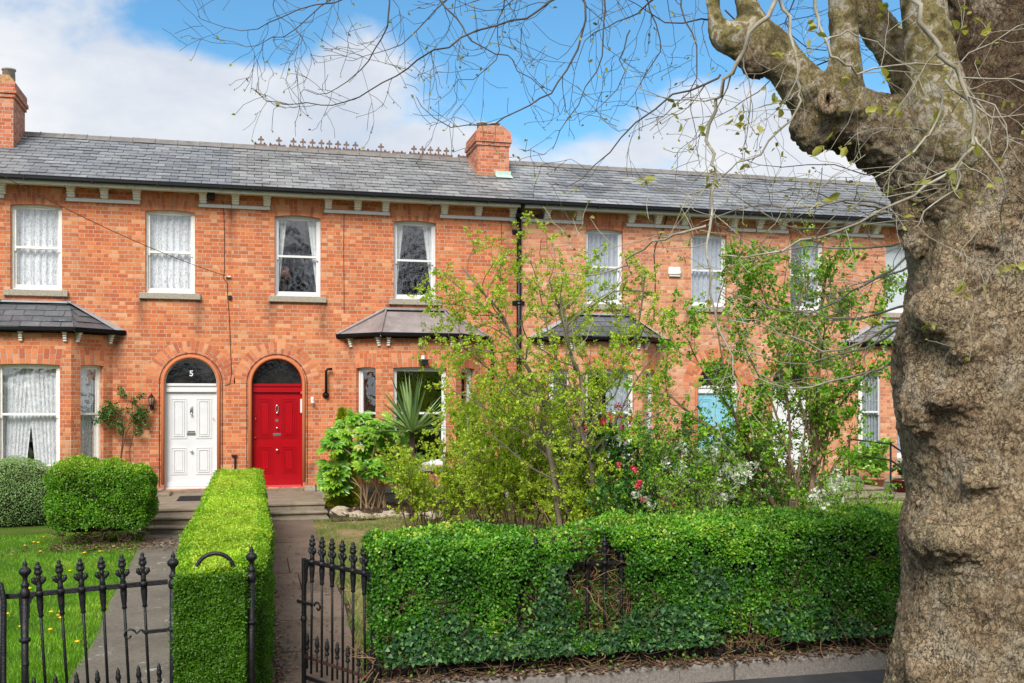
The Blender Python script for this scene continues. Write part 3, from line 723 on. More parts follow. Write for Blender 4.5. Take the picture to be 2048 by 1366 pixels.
M['cap'] = simple('chimney_cap_brick', (.36,.17,.10), .9, .3, 14, .6, 50, .2, dirt=(.30,.30,.28), dirtk=.7)
M['cap_lichen'] = simple('chimney_cap_lichen', (.33,.17,.09), .9, .3, 14, .6, 50, .2, dirt=(.52,.40,.06), dirtk=1.0)
M['potstone'] = simple('chimney_pot_clay', (.42,.40,.36), .9, .2, 9, .4, 50, .2)
# --- layout of the four houses, left to right
def house_shell(house, xa, xb, holes, brk='brick', bayx=None, doorx=None):
    mb = MB(); wall_face(mb, rect(xa, xb, .36, 6.16), holes)
    w = mb.build('wall', M[brk], house)
    xs_ = sorted([xa]+([bayx-1.36,bayx+1.36] if bayx is not None else [])+([doorx-.53,doorx+.53] if doorx is not None else [])+[xb])
    for i in range(0, len(xs_)-1, 2):
        if xs_[i+1]-xs_[i] > .05:
            pl = MB(); pl.box(xs_[i]+.001, xs_[i+1]-.001, -.045, .05, -.1, .355); pl.box(xs_[i]+.001, xs_[i+1]-.001, -.055, .05, .357, .44); pl.build("wall_plinth", M["granite"], house)
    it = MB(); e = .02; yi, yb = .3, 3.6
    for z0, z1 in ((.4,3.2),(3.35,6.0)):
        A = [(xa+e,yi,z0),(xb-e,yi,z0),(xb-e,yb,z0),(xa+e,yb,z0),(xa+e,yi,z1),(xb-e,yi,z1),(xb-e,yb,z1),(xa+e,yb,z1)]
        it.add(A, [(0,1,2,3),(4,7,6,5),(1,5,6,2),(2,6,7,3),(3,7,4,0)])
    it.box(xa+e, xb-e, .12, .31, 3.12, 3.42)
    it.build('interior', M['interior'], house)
    # gable ends and back close the volume
    bk = MB(); bk.add([(xa,6.0,0),(xb,6.0,0),(xb,6.0,5.4),(xa,6.0,5.4)], [(0,1,2,3),(3,2,1,0)])
    for x in (xa+.004, xb-.004): bk.add([(x,.001,0),(x,6,0),(x,6,5.42),(x,RIDGE_Y,RIDGE_Z-.05),(x,.001,6.15)], [(0,1,2,3,4),(4,3,2,1,0)])
    bk.build('rear_wall', M['brick_c'], house)
    return w
ZS, ZH = 4.20, 5.80
def up_window(house, pxa, pxb, style, old=False, label=None, zs=ZS, zh=ZH, mid=.50):
    a, b = fx(pxa,.06), fx(pxb,.06)
    w = sash_window(house, Matrix.Identity(4), a, b, zs, zh, style, mid=zs+(zh-zs)*mid, old=old, label=label)
    fan_arch(house, Matrix.Identity(4), a, b, zh+.0, 6.11, .035, .09)
    return seg_head(a, b, zs, zh)
def bay_hole(xc): return rect(xc-1.1, xc+1.1, .5, 2.95)
# ---- house A: white door
BA, BB, BC, BD = fx(71), fx(830), fx(1199), fx(1800)
# each bay: half widths and depth
ba, bb_, bd = .72, 1.35, .65
dA, dB, dC, dD = fx(382.5,.1), fx(554,.1), fx(1432,.1), fx(1578,.1)
hA = thing('terraced_house', 'brick terraced house with lace curtains and number 5 over its white door', 'house', (X0,0,0), 0, 'houses of the brick terrace')
holes = [up_window(hA,22,125,'lace',True), up_window(hA,291,390,'lace',True), bay_hole(BA), door_hole(dA,.50,.43,2.47)]
wA = house_shell(hA, X0, X1, holes, 'brick', BA, dA)
bay(hA, BA, ba, bb_, bd, [[.12,.80],[.07,.60,1.34],[.12,.83]], 'slate_dark', styles=('lace','lacesplit','lace'), old=True)
roof(hA, X0, X1, M['slate'], 3)
eaves(hA, X0, X1, [-66,2,141,208,273,406], [(-130,8),(132,280),(397,463)])
for a in [0]: round_arch(hA, dA, .50, 2.47, .325)
dd, df = door(hA, dA, 1.0, M['white'], 'white')
chimney(hA, fx(27,1.2)-.75, fx(27,1.2), 1.2, 2.25, 6.7, 8.50, pots=((.80,.3,.12,.18),(.3,.5,.12,.2)), capm='cap_lichen')
fc = bpy.data.curves.new('five', 'FONT'); fc.body = '5'; fc.size = .155; fc.extrude = .003; fc.align_x = 'CENTER'; fc.offset = .004
fo = bpy.data.objects.new('tmp', fc); COL.objects.link(fo); bpy.context.view_layer.update()
me = bpy.data.meshes.new_from_object(fo.evaluated_get(bpy.context.evaluated_depsgraph_get())); bpy.data.objects.remove(fo)
me.name = 'house_number'; me.materials.clear(); me.materials.append(M['white'])
no = link('house_number', me, df); no.rotation_euler = (rad(90),0,0); no.location = Vector((dA, .135, fz(382,752,.13)))-origin_of(df); no['label'] = 'white number 5 on the fanlight'
# ---- house B: red door
hB = thing('terraced_house', 'red brick terraced house with the bright red front door and dark windows', 'house', (X1,0,0), 0, 'houses of the brick terrace')
holes = [up_window(hB,549,641,'tied'), up_window(hB,787,871,'tied'), bay_hole(BB), door_hole(dB,.50,.43,2.47)]
house_shell(hB, X1, X2, holes, 'brick', BB, dB)
bay(hB, BB, ba, bb_, bd, [[.10,.82],[.09,.72,1.35],[.10,.83]], 'lead_roof', styles=('none','none','none'), hip='felt')
rB = roof(hB, X1, X2, M['slate_b'], 4)
eaves(hB, X1, X2, [471,534,657,716,772,890,958,1027], [(463,540),(648,780),(880,1041)])
round_arch(hB, dB, .50, 2.47, .325)
door(hB, dB, 1.0, M['reddoor'], 'red')
cx0, cx1 = fx(955,1.2), fx(1018,1.2)
chB = chimney(hB, cx0, cx1, 1.2, 2.25, 6.7, 8.16, pots=((.30,.5,.11,.16),(.70,.4,.10,.14)))
fl = MB(); fl.box(cx1-.33, cx1+.02, 1.10, 1.199, 7.02, 7.17); fl.add([(cx1-.34,.93,6.99),(cx1+.03,.93,6.99),(cx1+.03,1.15,7.11),(cx1-.34,1.15,7.11)], [(0,1,2,3)]); fl.build('flashing', M['copper'], chB)
fl = MB(); fl.box(cx0-.05, cx1-.34, 1.12, 1.199, 6.98, 7.12); fl.add([(cx0-.05,1.12,7.0),(cx0-.05,2.3,7.62),(cx0-.005,2.3,7.72),(cx0-.005,1.12,7.12)], [(0,1,2,3),(3,2,1,0)]); fl.build('mortar_flaunching', M['cap'], chB)
# cresting: trefoil crosses on a scalloped base, several broken
def cross_poly(cx, z, h):
    pts = []
    def disc(ax, az, r, a0, a1, n=6):
        for i in range(n+1):
            a = rad(a0+(a1-a0)*i/n); pts.append((ax+r*math.cos(a), az+r*math.sin(a)))
    s = h/.17
    pts.append((cx+.014*s, z)); pts.append((cx+.012*s, z+.075*s))
    disc(cx+.042*s, z+.09*s, .018*s, -110, 110); disc(cx, z+.142*s, .019*s, -50, 230); disc(cx-.042*s, z+.09*s, .018*s, 70, 290)
    pts.append((cx-.012*s, z+.075*s)); pts.append((cx-.014*s, z)); return pts
cr = MB(); zc = RIDGE_Z+.075; y0 = RIDGE_Y-.014
pxs = [522,558,587,606,625,643,659,676,693,711,762,828,845,861,877,893]
pieces = [(508,534),(538,572),(578,612),(615,648),(650,683),(685,715),(716,780),(784,812),(818,905),(915,940)]
for a, b in pieces:
    xa, xb = fx(a,RIDGE_Y), fx(b,RIDGE_Y); n = max(3, int((xb-xa)/.03)); pl = [(xa,zc-.04),(xb,zc-.04)]
    for i in range(n+1):
        x = xb+(xa-xb)*i/n; pl.append((x, zc+.028+.022*abs(math.sin((x-xa)/.095*math.pi/1.0+.4))))
    cr.prism(pl, y0, y0+.028)
    x = xa+.03
    while x < xb-.02: cr.prism([(x-.013,zc+.03),(x+.013,zc+.03),(x+.02,zc+.06),(x,zc+.08),(x-.02,zc+.06)], y0, y0+.028); x += .19
for p in pxs: cr.prism(cross_poly(fx(p,RIDGE_Y), zc+.03, .19), y0+.001, y0+.027)
cr.build('ridge_cresting', M['terracotta'], rB)
# ---- house C: blue door, net curtains
hC = thing('terraced_house', 'brick terraced house with the pale blue front door and grey net curtains', 'house', (X2,0,0), 0, 'houses of the brick terrace'); hC['_c'] = 1
holes = [up_window(hC,1170,1244,'net'), up_window(hC,1380,1451,'net'), bay_hole(BC), door_hole(dC,.50,.43,2.47)]
house_shell(hC, X2, X3, holes, 'brick_c', BC, dC)
bay(hC, BC, ba, bb_, bd, [[.12,.80],[.10,.72,1.34],[.12,.83]], 'slate_dark', styles=('none','half','net'), hip='lead')
roof(hC, X2, X3, M['slate'], 8)
eaves(hC, X2, X3, [1095,1160,1265,1318,1372,1470], [(1042,1167),(1253,1378),(1460,1512)], fas='white')
round_arch(hC, dC, .50, 2.47, .325)
door(hC, dC, 1.0, M['bluedoor'], 'blue')
# ---- house D
hD = thing('terraced_house', 'brick terraced house farthest right, partly hidden behind the big tree trunk', 'house', (X3,0,0), 0, 'houses of the brick terrace'); hD['_c'] = 1
holes = [up_window(hD,1578,1645,'half',zs=4.17,zh=5.76), up_window(hD,1768,1832,'pale_sheet',zs=4.17,zh=5.76), bay_hole(BD), door_hole(dD,.50,.43,2.47)]
house_shell(hD, X3, X4, holes, 'brick_c', BD, dD)
bay(hD, BD, ba, bb_, bd, [[.12,.80],[.10,.72,1.34],[.12,.83]], 'slate', styles=('net','net','net'), hip='lead')
roof(hD, X3, X4, M['slate'], 9)
eaves(hD, X3, X4, [1522,1568,1665,1713,1755,1840], [(1514,1577),(1655,1768),(1845,1930)], fas='white')
round_arch(hD, dD, .50, 2.47, .325)
door(hD, dD, 1.0, M['white'], 'far')
for h_ in (hC, hD): del h_['_c']
# downpipe with hopper
p = MB(); xd = fx(1038,-.08); p.tube([(xd,-.08,5.99),(xd,-.08,.1)], .052, 10)
p.bevbox(xd-.075, xd+.075, -.17, -.01, 5.93, 6.13, .012); p.tube([(xd,-.42,6.17),(xd,-.36,6.10),(xd,-.1,6.06)], .045, 8)
dpo = p.build('downpipe', M['black'], hB, True)
for z in (5.66, 4.18, 2.6, 1.1):
    q = MB(); q.lathe([(.066,-.05),(.07,-.03),(.062,0),(.07,.03),(.066,.05)], (xd,-.08,z), 10); q.box(xd-.13, xd+.13, -.05, .0, z-.035, z+.035); q.build('pipe_clamp', M['black'], dpo)
p = MB(); xd2 = fx(985,-.1); p.tube([(xd2-.02,-.12,3.4),(xd2,-.07,3.2),(xd2,-.07,.1)], .035, 8); p.build('downpipe', M['black'], hB, True)
# ================================================================ ground and paths
RAILP = 6.8; RY = -DIST+RAILP
def sheet(name, pts, mat, z=None, parent=None):
    mb = MB(); mb.add([(p[0],p[1],(p[2] if len(p) > 2 else z)) for p in pts], [tuple(range(len(pts)))])
    return tag(mb.build(name, mat, parent), kind='structure')
m = NT('ground_earth'); c = m.mix(m.rng(m.noise(1.2,6,.65), .42, .6), (.055,.038,.025), (.07,.10,.025))
c = m.mix(1, c, m.rng(m.noise(30,5), .3, .7, .65, 1.3), 'MULTIPLY'); m.pbr(c, .95, m.bump(m.noise(50,5), .9, .02), .15); M['earth'] = m.m
m = NT('lawn_soil'); c = m.mix(m.rng(m.noise(1.0,6,.65), .4, .62), (.055,.12,.012), (.11,.16,.02))
c = m.mix(1, c, m.rng(m.noise(40,5), .3, .7, .55, 1.3), 'MULTIPLY'); m.pbr(c, .95, m.bump(m.noise(90,5), .9, .02), .15); M['lawn'] = m.m
m = NT('dry_lawn'); c = m.mix(m.rng(m.noise(1.6,6,.7), .42, .62), (.33,.24,.12), (.15,.18,.045))
c = m.mix(m.rng(m.noise(5,5,.7), .55, .7,0,.7), c, (.09,.06,.04)); c = m.mix(1, c, m.rng(m.noise(60,5), .3, .7, .6, 1.3), 'MULTIPLY')
m.pbr(c, .95, m.bump(m.noise(70,5), .9, .02), .15); M['drylawn'] = m.m
m = NT('concrete_path'); c = m.mix(m.rng(m.noise(1.4,6,.65), .35, .65), (.115,.095,.075), (.175,.15,.12))
c = m.mix(m.rng(m.noise(260,2,.5), .56, .62,0,.45), c, (.34,.31,.27)); c = m.mix(m.rng(m.noise(3.3,7,.75,dist=.8), .60, .625, 0, .8), c, (.42,.41,.37))
c = m.mix(m.rng(m.noise(1.1,5,.7), .58, .7,0,.5), c, (.075,.07,.04))
c = m.mix(1, c, m.rng(m.noise(25,4), .3, .7, .8, 1.2), 'MULTIPLY'); m.pbr(c, .85, m.bump(m.noise(160,4), .6, .005), .25); M['path'] = m.m
m = NT('flagstone'); c = m.mix(m.rng(m.noise(1.3,6,.65), .35, .65), (.145,.10,.075), (.20,.148,.112))
c = m.mix(1, c, m.rng(m.tone(), 0, 1, .85, 1.15), 'MULTIPLY'); c = m.mix(m.rng(m.noise(4,7,.75), .58, .72,0,.7), c, (.10,.075,.055))
c = m.mix(1, c, m.rng(m.noise(30,4), .3, .7, .85, 1.15), 'MULTIPLY')
c = m.mix(m.rng(m.vor(1.7, sc=(1,.8,1)), 0, .006, .7, 0), c, (.05,.035,.02))
m.pbr(c, .85, m.bump(m.noise(70,5), .5, .008), .25); M['flag'] = m.m
sheet('ground', [(-300,-300),(300,-300),(300,300),(-300,300)], M['earth'], -.03)
sheet('road', [(-300,-60),(300,-60),(300,-19.5),(-300,-19.5)], M['asphalt'], -.02)
pv = MB(); pv.box(-300, 300, -19.4, RY-.16, -.2, .135); tag(pv.build('pavement', M['asphalt']), kind='structure')
kb = MB(); x = -40
while x < 40: kb.bevbox(x+.004, x+.996, -19.6, -19.402, -.2, .145, .01); x += 1
tag(kb.build('kerb', M['kerb']), kind='structure')
lp = [gnd(*q) for q in ((292,1070),(284,1080),(246,1160),(219,1205),(190,1280),(135,1366))]
lp = [(p.x,p.y) for p in lp]+[(lp[-1].x-.08, RY-.3)]
sheet('lawn', [(-14,RY-.15),(lp[-1][0],RY-.15)]+[p for p in reversed(lp[:-1])]+[(lp[0][0]-.1,-2.2),(lp[0][0]-.1,-1.0),(-14,-1.0)], M['lawn'], 0.0)
sheet('garden_path', [(lp[-1][0],RY-.35),(-.25,RY-.35),(-.25,-2.5),(lp[0][0]-.1,-2.5)]+lp[:-1], M['path'], .008)
def gz(y): return .03+(y-RY)/(-RY-3)*.075
sheet('dry_lawn', [(-.25,RY+.0,gz(RY)-.008),(X2,RY+.0,gz(RY)-.008),(X2,-.02,.10),(-.25,-.02,.10)], M['drylawn'])
sheet('garden_lawn_beyond', [(X2,RY,0.03),(22,RY,0.03),(22,-.02,.10),(X2,-.02,.10)], M['lawn'])
rp = [gnd(627,1043,.1), gnd(640,1085,.08), gnd(655,1130,.06), gnd(672,1170,.05), gnd(690,1215,.04)]
rp = [(p.x,p.y) for p in rp]+[(.82,RY+1.2),(.84,RY-.3)]
fl = MB(); ys = [-2.9,-4.4,-5.7,-7.1,-8.3,-9.6,-10.9,-12.1,-13.2,RY-.35]
def edge_x(y):
    for (a,b),(c_,d) in zip(rp[:-1], rp[1:]):
        if d <= y <= b: return a+(c_-a)*(y-b)/(d-b)
    return rp[0][0] if y > rp[0][1] else rp[-1][0]
r_ = random.Random(3)
for a, b in zip(ys[:-1], ys[1:]):
    n = 6; L_ = []; 
    mid = r_.choice([None, None, .45+r_.random()*.15]) if b < -8 else None
    def slab(f0, f1):
        top = []
        for i in range(n+1):
            y = a-.008+(b-a+.016)*i/n; xe = edge_x(y); top.append((.0+xe*f1-.006, y))
        bot = [(xe_*f0+.006, y_) for xe_, y_ in [(edge_x(a-.008+(b-a+.016)*i/n), a-.008+(b-a+.016)*i/n) for i in range(n,-1,-1)]]
        P = top+bot; dz = r_.uniform(-.004,.006); tl_ = r_.uniform(-.004,.004)
        vs = [(x_,y_,gz(y_)+.012+dz+tl_*x_) for x_,y_ in P]; lo = [(x_,y_,gz(y_)-.03) for x_,y_ in P]; k = len(P)
        fl.add(vs+lo, [tuple(range(k-1,-1,-1))]+[(i,(i+1)%k,(i+1)%k+k,i+k) for i in range(k)], r_.random())
    if mid: slab(-.1, mid); slab(mid, 1)
    else: slab(-.1, 1)
tag(fl.build('flagstone_path', M['flag']), kind='structure')
sheet('path_bed', [(-.1,RY-.34,.02),(.9,RY-.34,.02),(1.0,-9,.05),(.9,-2.7,.092),(-.1,-2.7,.092)], M['soil'])
# planting bed along house B and C
bed = MB(); n = 40; vs = []; fs = []
for j in range(9):
    for i in range(n+1):
        x = 1.32+(X2+5.0-1.32)*i/n; y = -.03-2.9*j/8 - .25*math.sin(x*1.3)*(j/8)
        vs.append((x, y, .10+.05*math.sin(math.pi*min(1,j/8))+.03*noise.noise(Vector((x*2,y*2,0)))))
for j in range(8):
    for i in range(n): k = j*(n+1)+i; fs.append((k,k+n+1,k+n+2,k+1))
bed.add(vs, fs); tag(bed.build('planting_bed', M['soil'], None, True), kind='structure')
# ================================================================ steps
def steps(label, xa, xb, yf, zs, wid=.0, low=0.0):
    t = thing('door_steps', label, 'steps', ((xa+xb)/2, yf, 0), 0, 'stone steps at the front doors')
    p = MB(); p.box(xa+.02, xb-.02, yf+.03, -.06, low-.05, LAND_Z-.055); p.bevbox(xa, xb, yf, -.058, LAND_Z-.052, LAND_Z, .012)
    p.build('landing', M['stone_step'], t)
    y = yf
    for z in zs:
        s = MB(); s.box(xa+.02, xb+.0, y-.26, y+.028, low-.05, z-.045); s.bevbox(xa, xb+.02, y-.30, y+.028, z-.043, z, .012); s.build('step', M['stone_step'], t); y -= .28
    return t
steps('worn stone steps and landing before the white door at left', -1.68, -.30, -3.0, (.245,.125))
steps('worn stone steps and landing before the bright red door', -.22, 1.27, -2.55, (.235,.15), low=.06)
steps('stone steps before the pale blue door behind the shrubs', dC-.7, dC+.55, -2.2, (.22,.12))
steps('stone steps before the white door of the far right house', dD-.55, dD+.9, -2.2, (.22,.12))
mt = MB(); q0, q1 = fac(357,0,-1.2).x, fac(420,0,-1.2).x; mt.bevbox(q0, q1, -1.75, -.85, LAND_Z+.001, LAND_Z+.014, .004)
tag(mt.build('door_mat', M['rubber']), 'black rubber doormat on the landing of the white door', 'doormat')
b = MB(); b.bevbox(-1.78, -1.45, -.75, -.08, 0, .42, .02); tag(b.build('stone_block', M['stone_step']), 'low worn stone block at the left of the white door', 'stone')
# ================================================================ ironwork
def bar_mesh(h, top='fleur', r=.0095, sleeve=True, foot=0):
    b = MB(); b.tube([(0,0,-h+foot),(0,0,.02)], r, 6)
    if sleeve: b.lathe([(.012,-.145),(.017,-.14),(.013,-.125),(.0165,-.10),(.021,-.04),(.019,-.012),(.024,-.01),(.024,.012),(.016,.02)], (0,0,0), 8)
    f = MB()
    if top == 'fleur':
        f.lathe([(.013,.012),(.019,.02),(.015,.035),(.018,.05),(.013,.06),(.012,.085),(.02,.10),(.012,.108),(.024,.125),(.027,.133),(.015,.142),(.021,.155),(.024,.162),(.011,.170),(.013,.182),(.012,.19),(.002,.198)], (0,0,0), 8)
        for s in (-1,1):
            pts = [(s*(.010+.026*math.sin(a)), 0, .066+.028*(1-math.cos(a))*.75) for a in [i*.45 for i in range(6)]]
            f.tube([(s*.008,0,.06),(s*.020,0,.068),(s*.029,0,.080),(s*.029,0,.094),(s*.021,0,.096)], [.010,.013,.016,.014,.008], 6)
            f.tube([(s*.006,-.004,.128),(s*.018,-.004,.142),(s*.014,-.004,.156)], [.006,.008,.004], 5)
    elif top == 'spike':
        f.lathe([(.013,-.02),(.018,-.012),(.012,0),(.012,.02),(.017,.03),(.017,.045),(.012,.06),(.013,.075),(.002,.10)], (0,0,0), 8)
    def fin(mb, nm):
        me_ = bpy.data.meshes.new(nm); me_.from_pydata(mb.v, [], mb.f); me_.update(); me_.attributes.new('tone','FLOAT','FACE'); finish(me_, M['iron'], True); return me_
    return fin(b, 'bar'), fin(f, 'finial')
BAR, FIN = bar_mesh(.80); BARR, _ = bar_mesh(.70); DOG, DFIN = bar_mesh(.16, 'spike', .008, False)
def put_bar(parent, x, z, bar=BAR, fin=FIN, nm='bar', y=0, rz=0):
    o = link(nm, bar, parent, (x, y, z)); o.rotation_euler = (rnd.uniform(-.008,.008), rnd.uniform(-.008,.008), rz)
    link('finial', fin, o, (0,0,0)); return o
def post(label, x, y, z0, zr, grp='iron gate posts', r=.021):
    t = thing('gate_post', label, 'post', (x,y,z0), 0, grp)
    s = MB(); s.tube([(x,y,z0-.1),(x,y,zr)], r, 10); s.lathe([(r,-.3),(r+.012,-.295),(r+.012,-.275),(r,-.27)], (x,y,zr), 10); s.build('shaft', M['iron'], t, True)
    f = MB(); f.lathe([(r,-.03),(.028,-.02),(.030,0),(.026,.02),(.018,.03),(.024,.045),(.026,.055),(.016,.066),(.013,.09),(.018,.105),(.033,.12),(.037,.13),(.036,.142),(.024,.155),(.012,.162),(.015,.172),(.012,.185),(.004,.20),(.001,.215)], (x,y,zr), 12)
    f.build('finial', M['iron'], t, True); return t
PX = lambda px: fx(px, RY)
xp1, xp2, xp3, xp4 = PX(50), PX(346), PX(503), .80
RZ = .955
post('black iron gate post at the left beside the lawn, onion finial on top', xp1, RY, 0, RZ-.02)
post('black iron gate post at the left edge of the clipped hedge end', xp2, RY, 0, RZ-.0)
post('black iron gate post at the right edge of the clipped hedge end, pointed finial', xp3, RY, 0, RZ+.02)
post('black iron gate post half buried in the left end of the ivy hedge', xp4+.02, RY+.0, 0, RZ-.02)
def gate(label, x, y, rz, w, zr, tilt, latch, nb=6, scroll=1, z0=.10):
    g = thing('iron_gate', label, 'gate', (x,y,0), rz, 'iron garden gates'); g.rotation_euler = (0, tilt, rz)
    def B(mb, nm, p=g, mat='iron'):
        me_ = bpy.data.meshes.new(nm); me_.from_pydata(mb.v, [], mb.f); me_.update(); me_.attributes.new('tone','FLOAT','FACE'); finish(me_, M[mat], False); return link(nm, me_, p)
    r = MB(); r.bevbox(0, w+(.04 if tilt else 0), -.008, .008, zr-.016, zr+.016, .003); B(r, 'top_rail')
    r = MB(); r.bevbox(0, w, -.008, .008, z0, z0+.03, .003); B(r, 'bottom_rail')
    r = MB(); r.bevbox(0, w, -.006, .006, z0+.15, z0+.175, .003); B(r, 'middle_rail', mat='iron_rust')
    for x0 in ((.0,) if tilt else (.0, w-.0)):
        r = MB(); r.bevbox(x0-.014, x0+.014, -.014, .014, z0-.04, zr+.02, .004)
        sg = 1 if x0 == 0 else -1
        r.prism([(x0+sg*.012,zr-.016),(x0+sg*.07,zr-.016),(x0+sg*.045,zr-.06),(x0+sg*.04,zr-.14),(x0+sg*.012,zr-.19)][::(-1 if sg > 0 else 1)], -.006, .006)
        r.lathe([(.02,-.02),(.024,0),(.02,.02)], (x0,0,zr-.42), 8); B(r, 'stile')
    for i in range(nb): put_bar(g, w*(i+.85)/(nb+.7), zr, BAR if zr-z0 > .8 else BARR)
    for i in range(nb+1): put_bar(g, w*(i+.35)/(nb+.7), z0+.24+.0, DOG, DFIN, 'dog_bar')
    l = MB(); s = -scroll; xl = 0 if scroll > 0 else w; xe = xl+scroll*.12; zl = zr-.30
    l.bevbox(min(xl-scroll*.07,xe), max(xl-scroll*.07,xe), -.02, -.008, zl-.012, zl+.012, .003)
    pts = [(xe+scroll*.02*i/3, -.014, zl+.02*math.sin(i)) for i in range(3)]
    cxs, czs = xe+scroll*.085, zl-.01
    for i in range(15):
        a = math.pi*.95-i*.42; R = .045*(1-i/17); pts.append((cxs-scroll*(-R*math.cos(a)), -.014, czs+R*math.sin(a)))
    l.tube(pts, .007, 6); B(l, 'latch')
    return g
gate('black iron gate before the lawn and grey path, closed, scroll latch', xp1+.03, RY, 0, xp2-xp1-.05, .925, -.055, True, 6, -1, .08)
hx, hy = .80, RY; fx_, fy_ = .374, -DIST+7.57
gate('black iron gate standing open over the flagstone path', fx_, fy_, math.atan2(hy-fy_, hx-fx_), math.hypot(hx-fx_, hy-fy_)-.02, RZ, 0, True, 6, 1, .10)
# stretch across the narrow hedge end with hoop
t = thing('hedge_railing', 'short iron railing with a round hoop rising from the narrow hedge end', 'railing', ((xp2+xp3)/2,RY,0))
r = MB(); r.bevbox(xp2, xp3, RY-.008, RY+.008, RZ-.016, RZ+.016, .003); r.bevbox(xp2, xp3, RY-.008, RY+.008, .1, .13, .003); r.build('rail', M['iron'], t)
h = MB(); ha, hb = PX(391), PX(468); hr = (hb-ha)/2; hc = (ha+hb)/2; zt_ = fz(430,1108,RY)-hr
h.tube([(ha,RY+.03,.1),(ha,RY+.03,zt_)]+[(hc-hr*math.cos(math.pi*i/14),RY+.03,zt_+hr*math.sin(math.pi*i/14)) for i in range(1,14)]+[(hb,RY+.03,zt_),(hb,RY+.03,.1)], .014, 8); h.build('hoop', M['iron'], t, True)
for i in range(3): 
    o = link('bar', BAR, t, (xp2-(xp2+xp3)/2+(i+1)*(xp3-xp2)/4, 0, RZ))
# railing left of the first post with its stay
t = thing('iron_railing', 'black iron railing running out of the left edge of the picture', 'railing', (xp1-1.2,RY,0), 0, 'iron railings on the garden front')
r = MB(); r.bevbox(xp1-2.4, xp1, RY-.008, RY+.008, RZ-.05, RZ-.018, .003); r.build('top_rail', M['iron'], t)
r = MB(); r.bevbox(xp1-2.4, xp1, RY-.008, RY+.008, .25, .28, .003); r.build('bottom_rail', M['iron'], t)
i = 0
for i in range(1,17): put_bar(t, -((i)*.14)+1.2-.10, RZ-.03, BARR)
s = MB(); sx = PX(5); s.tube([(sx-.10,RY-.03,1.0),(sx-.05,RY-.035,1.03),(sx,RY-.04,1.0),(sx+.02,RY-.05,.9),(sx+.022,RY-.07,.7),(sx+.03,RY-.11,.45),(sx+.06,RY-.2,.1)], .016, 8); s.build('stay', M['iron'], t, True)
s = MB(); s.tube([(sx,RY-.035,.1),(sx,RY-.035,.98)], .014, 8); s.build('stay', M['iron'], t, True)
# long front railing on its granite plinth
xq0, xq1 = .86, PX(1835)+1.6; RZ2 = .975
t = thing('iron_railing', 'long black iron railing on granite plinth, mostly swallowed by the ivy hedge', 'railing', (xq0,RY,.25), 0, 'iron railings on the garden front')
nb = int((xq1-xq0)/.125)
r = MB(); r.bevbox(xq0, xq1, RY-.008, RY+.008, RZ2-.014, RZ2+.014, .003); r.build('top_rail', M['iron'], t)
r = MB(); r.bevbox(xq0, xq1, RY-.01, RY+.01, .295, .325, .003)
x = xq0+.4
while x < xq1: r.lathe([(.02,.0),(.035,.01),(.03,.03),(.035,.045),(.02,.06)], (x,RY,.245), 8); x += 1.0
r.build('bottom_rail', M['iron'], t)
off = (PX(1209)-xq0)%.125
for i in range(nb): put_bar(t, i*.125+off, RZ2-.25, BARR)
cp = thing('plinth_wall', 'low granite plinth under the ivy hedge railing, above the pavement', 'wall', (xq0,RY,0))
x = xq0-.02; k = 0
while x < xq1:
    e = x+1.25; c = MB(); c.bevbox(x+.003, e-.003, RY-.145, RY+.16, .0, .26+rnd.uniform(-.004,.004), .022); c.build('coping_stone', M['kerb'], cp); x = e
cp = thing('plinth_wall', 'low granite plinth under the railing at the left edge', 'wall', (xp1-1.2,RY,0))
c = MB(); c.bevbox(xp1-2.6, xp1-.12, RY-.20, RY+.16, .0, .2, .022); c.build('coping_stone', M['kerb'], cp)
# ================================================================ wall fittings
def wall_thing(mb, name, mat, label, cat, smooth=False, base=None): return tag(mb.build(name, M[mat], None, smooth, Vector(base) if base is not None else None), label, cat)
# lantern beside white door
p = fac(303,803,-.1); t = thing('wall_lantern', 'black wall lantern beside the white front door', 'wall lamp', (p.x,0,p.z))
s = MB(); s.lathe([(.03,.0),(.035,.01),(.05,.03),(.052,.04)], (p.x,-.11,p.z-.10), 6); s.lathe([(.066,.0),(.06,.012),(.03,.05),(.012,.065),(.012,.08),(.003,.095)], (p.x,-.11,p.z+.07), 6)
for k in range(6):
    a = 2*math.pi*(k+.5)/6; s.tube([(p.x+.048*math.cos(a),-.11+.048*math.sin(a),p.z-.06),(p.x+.06*math.cos(a),-.11+.06*math.sin(a),p.z+.07)], .004, 4)
s.build('lantern_frame', M['iron'], t)
s = MB(); s.lathe([(.045,-.06),(.056,.07)], (p.x,-.11,p.z), 6); s.build('glass', M['glass'], t)
s = MB(); s.lathe([(.035,-.06),(.035,.02)], (p.x,0,p.z-.06), 8); s.tube([(p.x,-.01,p.z-.08),(p.x,-.06,p.z-.17),(p.x,-.11,p.z-.15),(p.x,-.11,p.z-.09)], .012, 6); s.bevbox(p.x-.035,p.x+.035,-.015,0,p.z-.15,p.z-.02,.004); s.build('bracket', M['iron'], t)
# small white glass lamp right of red door
p = fac(625,803,-.08); t = thing('wall_lamp', 'small white wall lamp right of the red front door', 'wall lamp', (p.x,0,p.z))
s = MB(); s.bevbox(p.x-.03,p.x+.03,-.02,0,p.z+.0,p.z+.09,.008); s.tube([(p.x,-.01,p.z+.05),(p.x,-.08,p.z+.06),(p.x,-.08,p.z+.02)], .01, 6); s.lathe([(.04,.0),(.03,.02),(.015,.03)], (p.x,-.08,p.z-.02), 10); s.build('bracket', M['plastic'], t)
s = MB(); s.lathe([(.002,-.085),(.02,-.08),(.028,-.05),(.022,-.01)], (p.x,-.08,p.z), 10); s.build('glass_bulb', M['glass'], t, True)
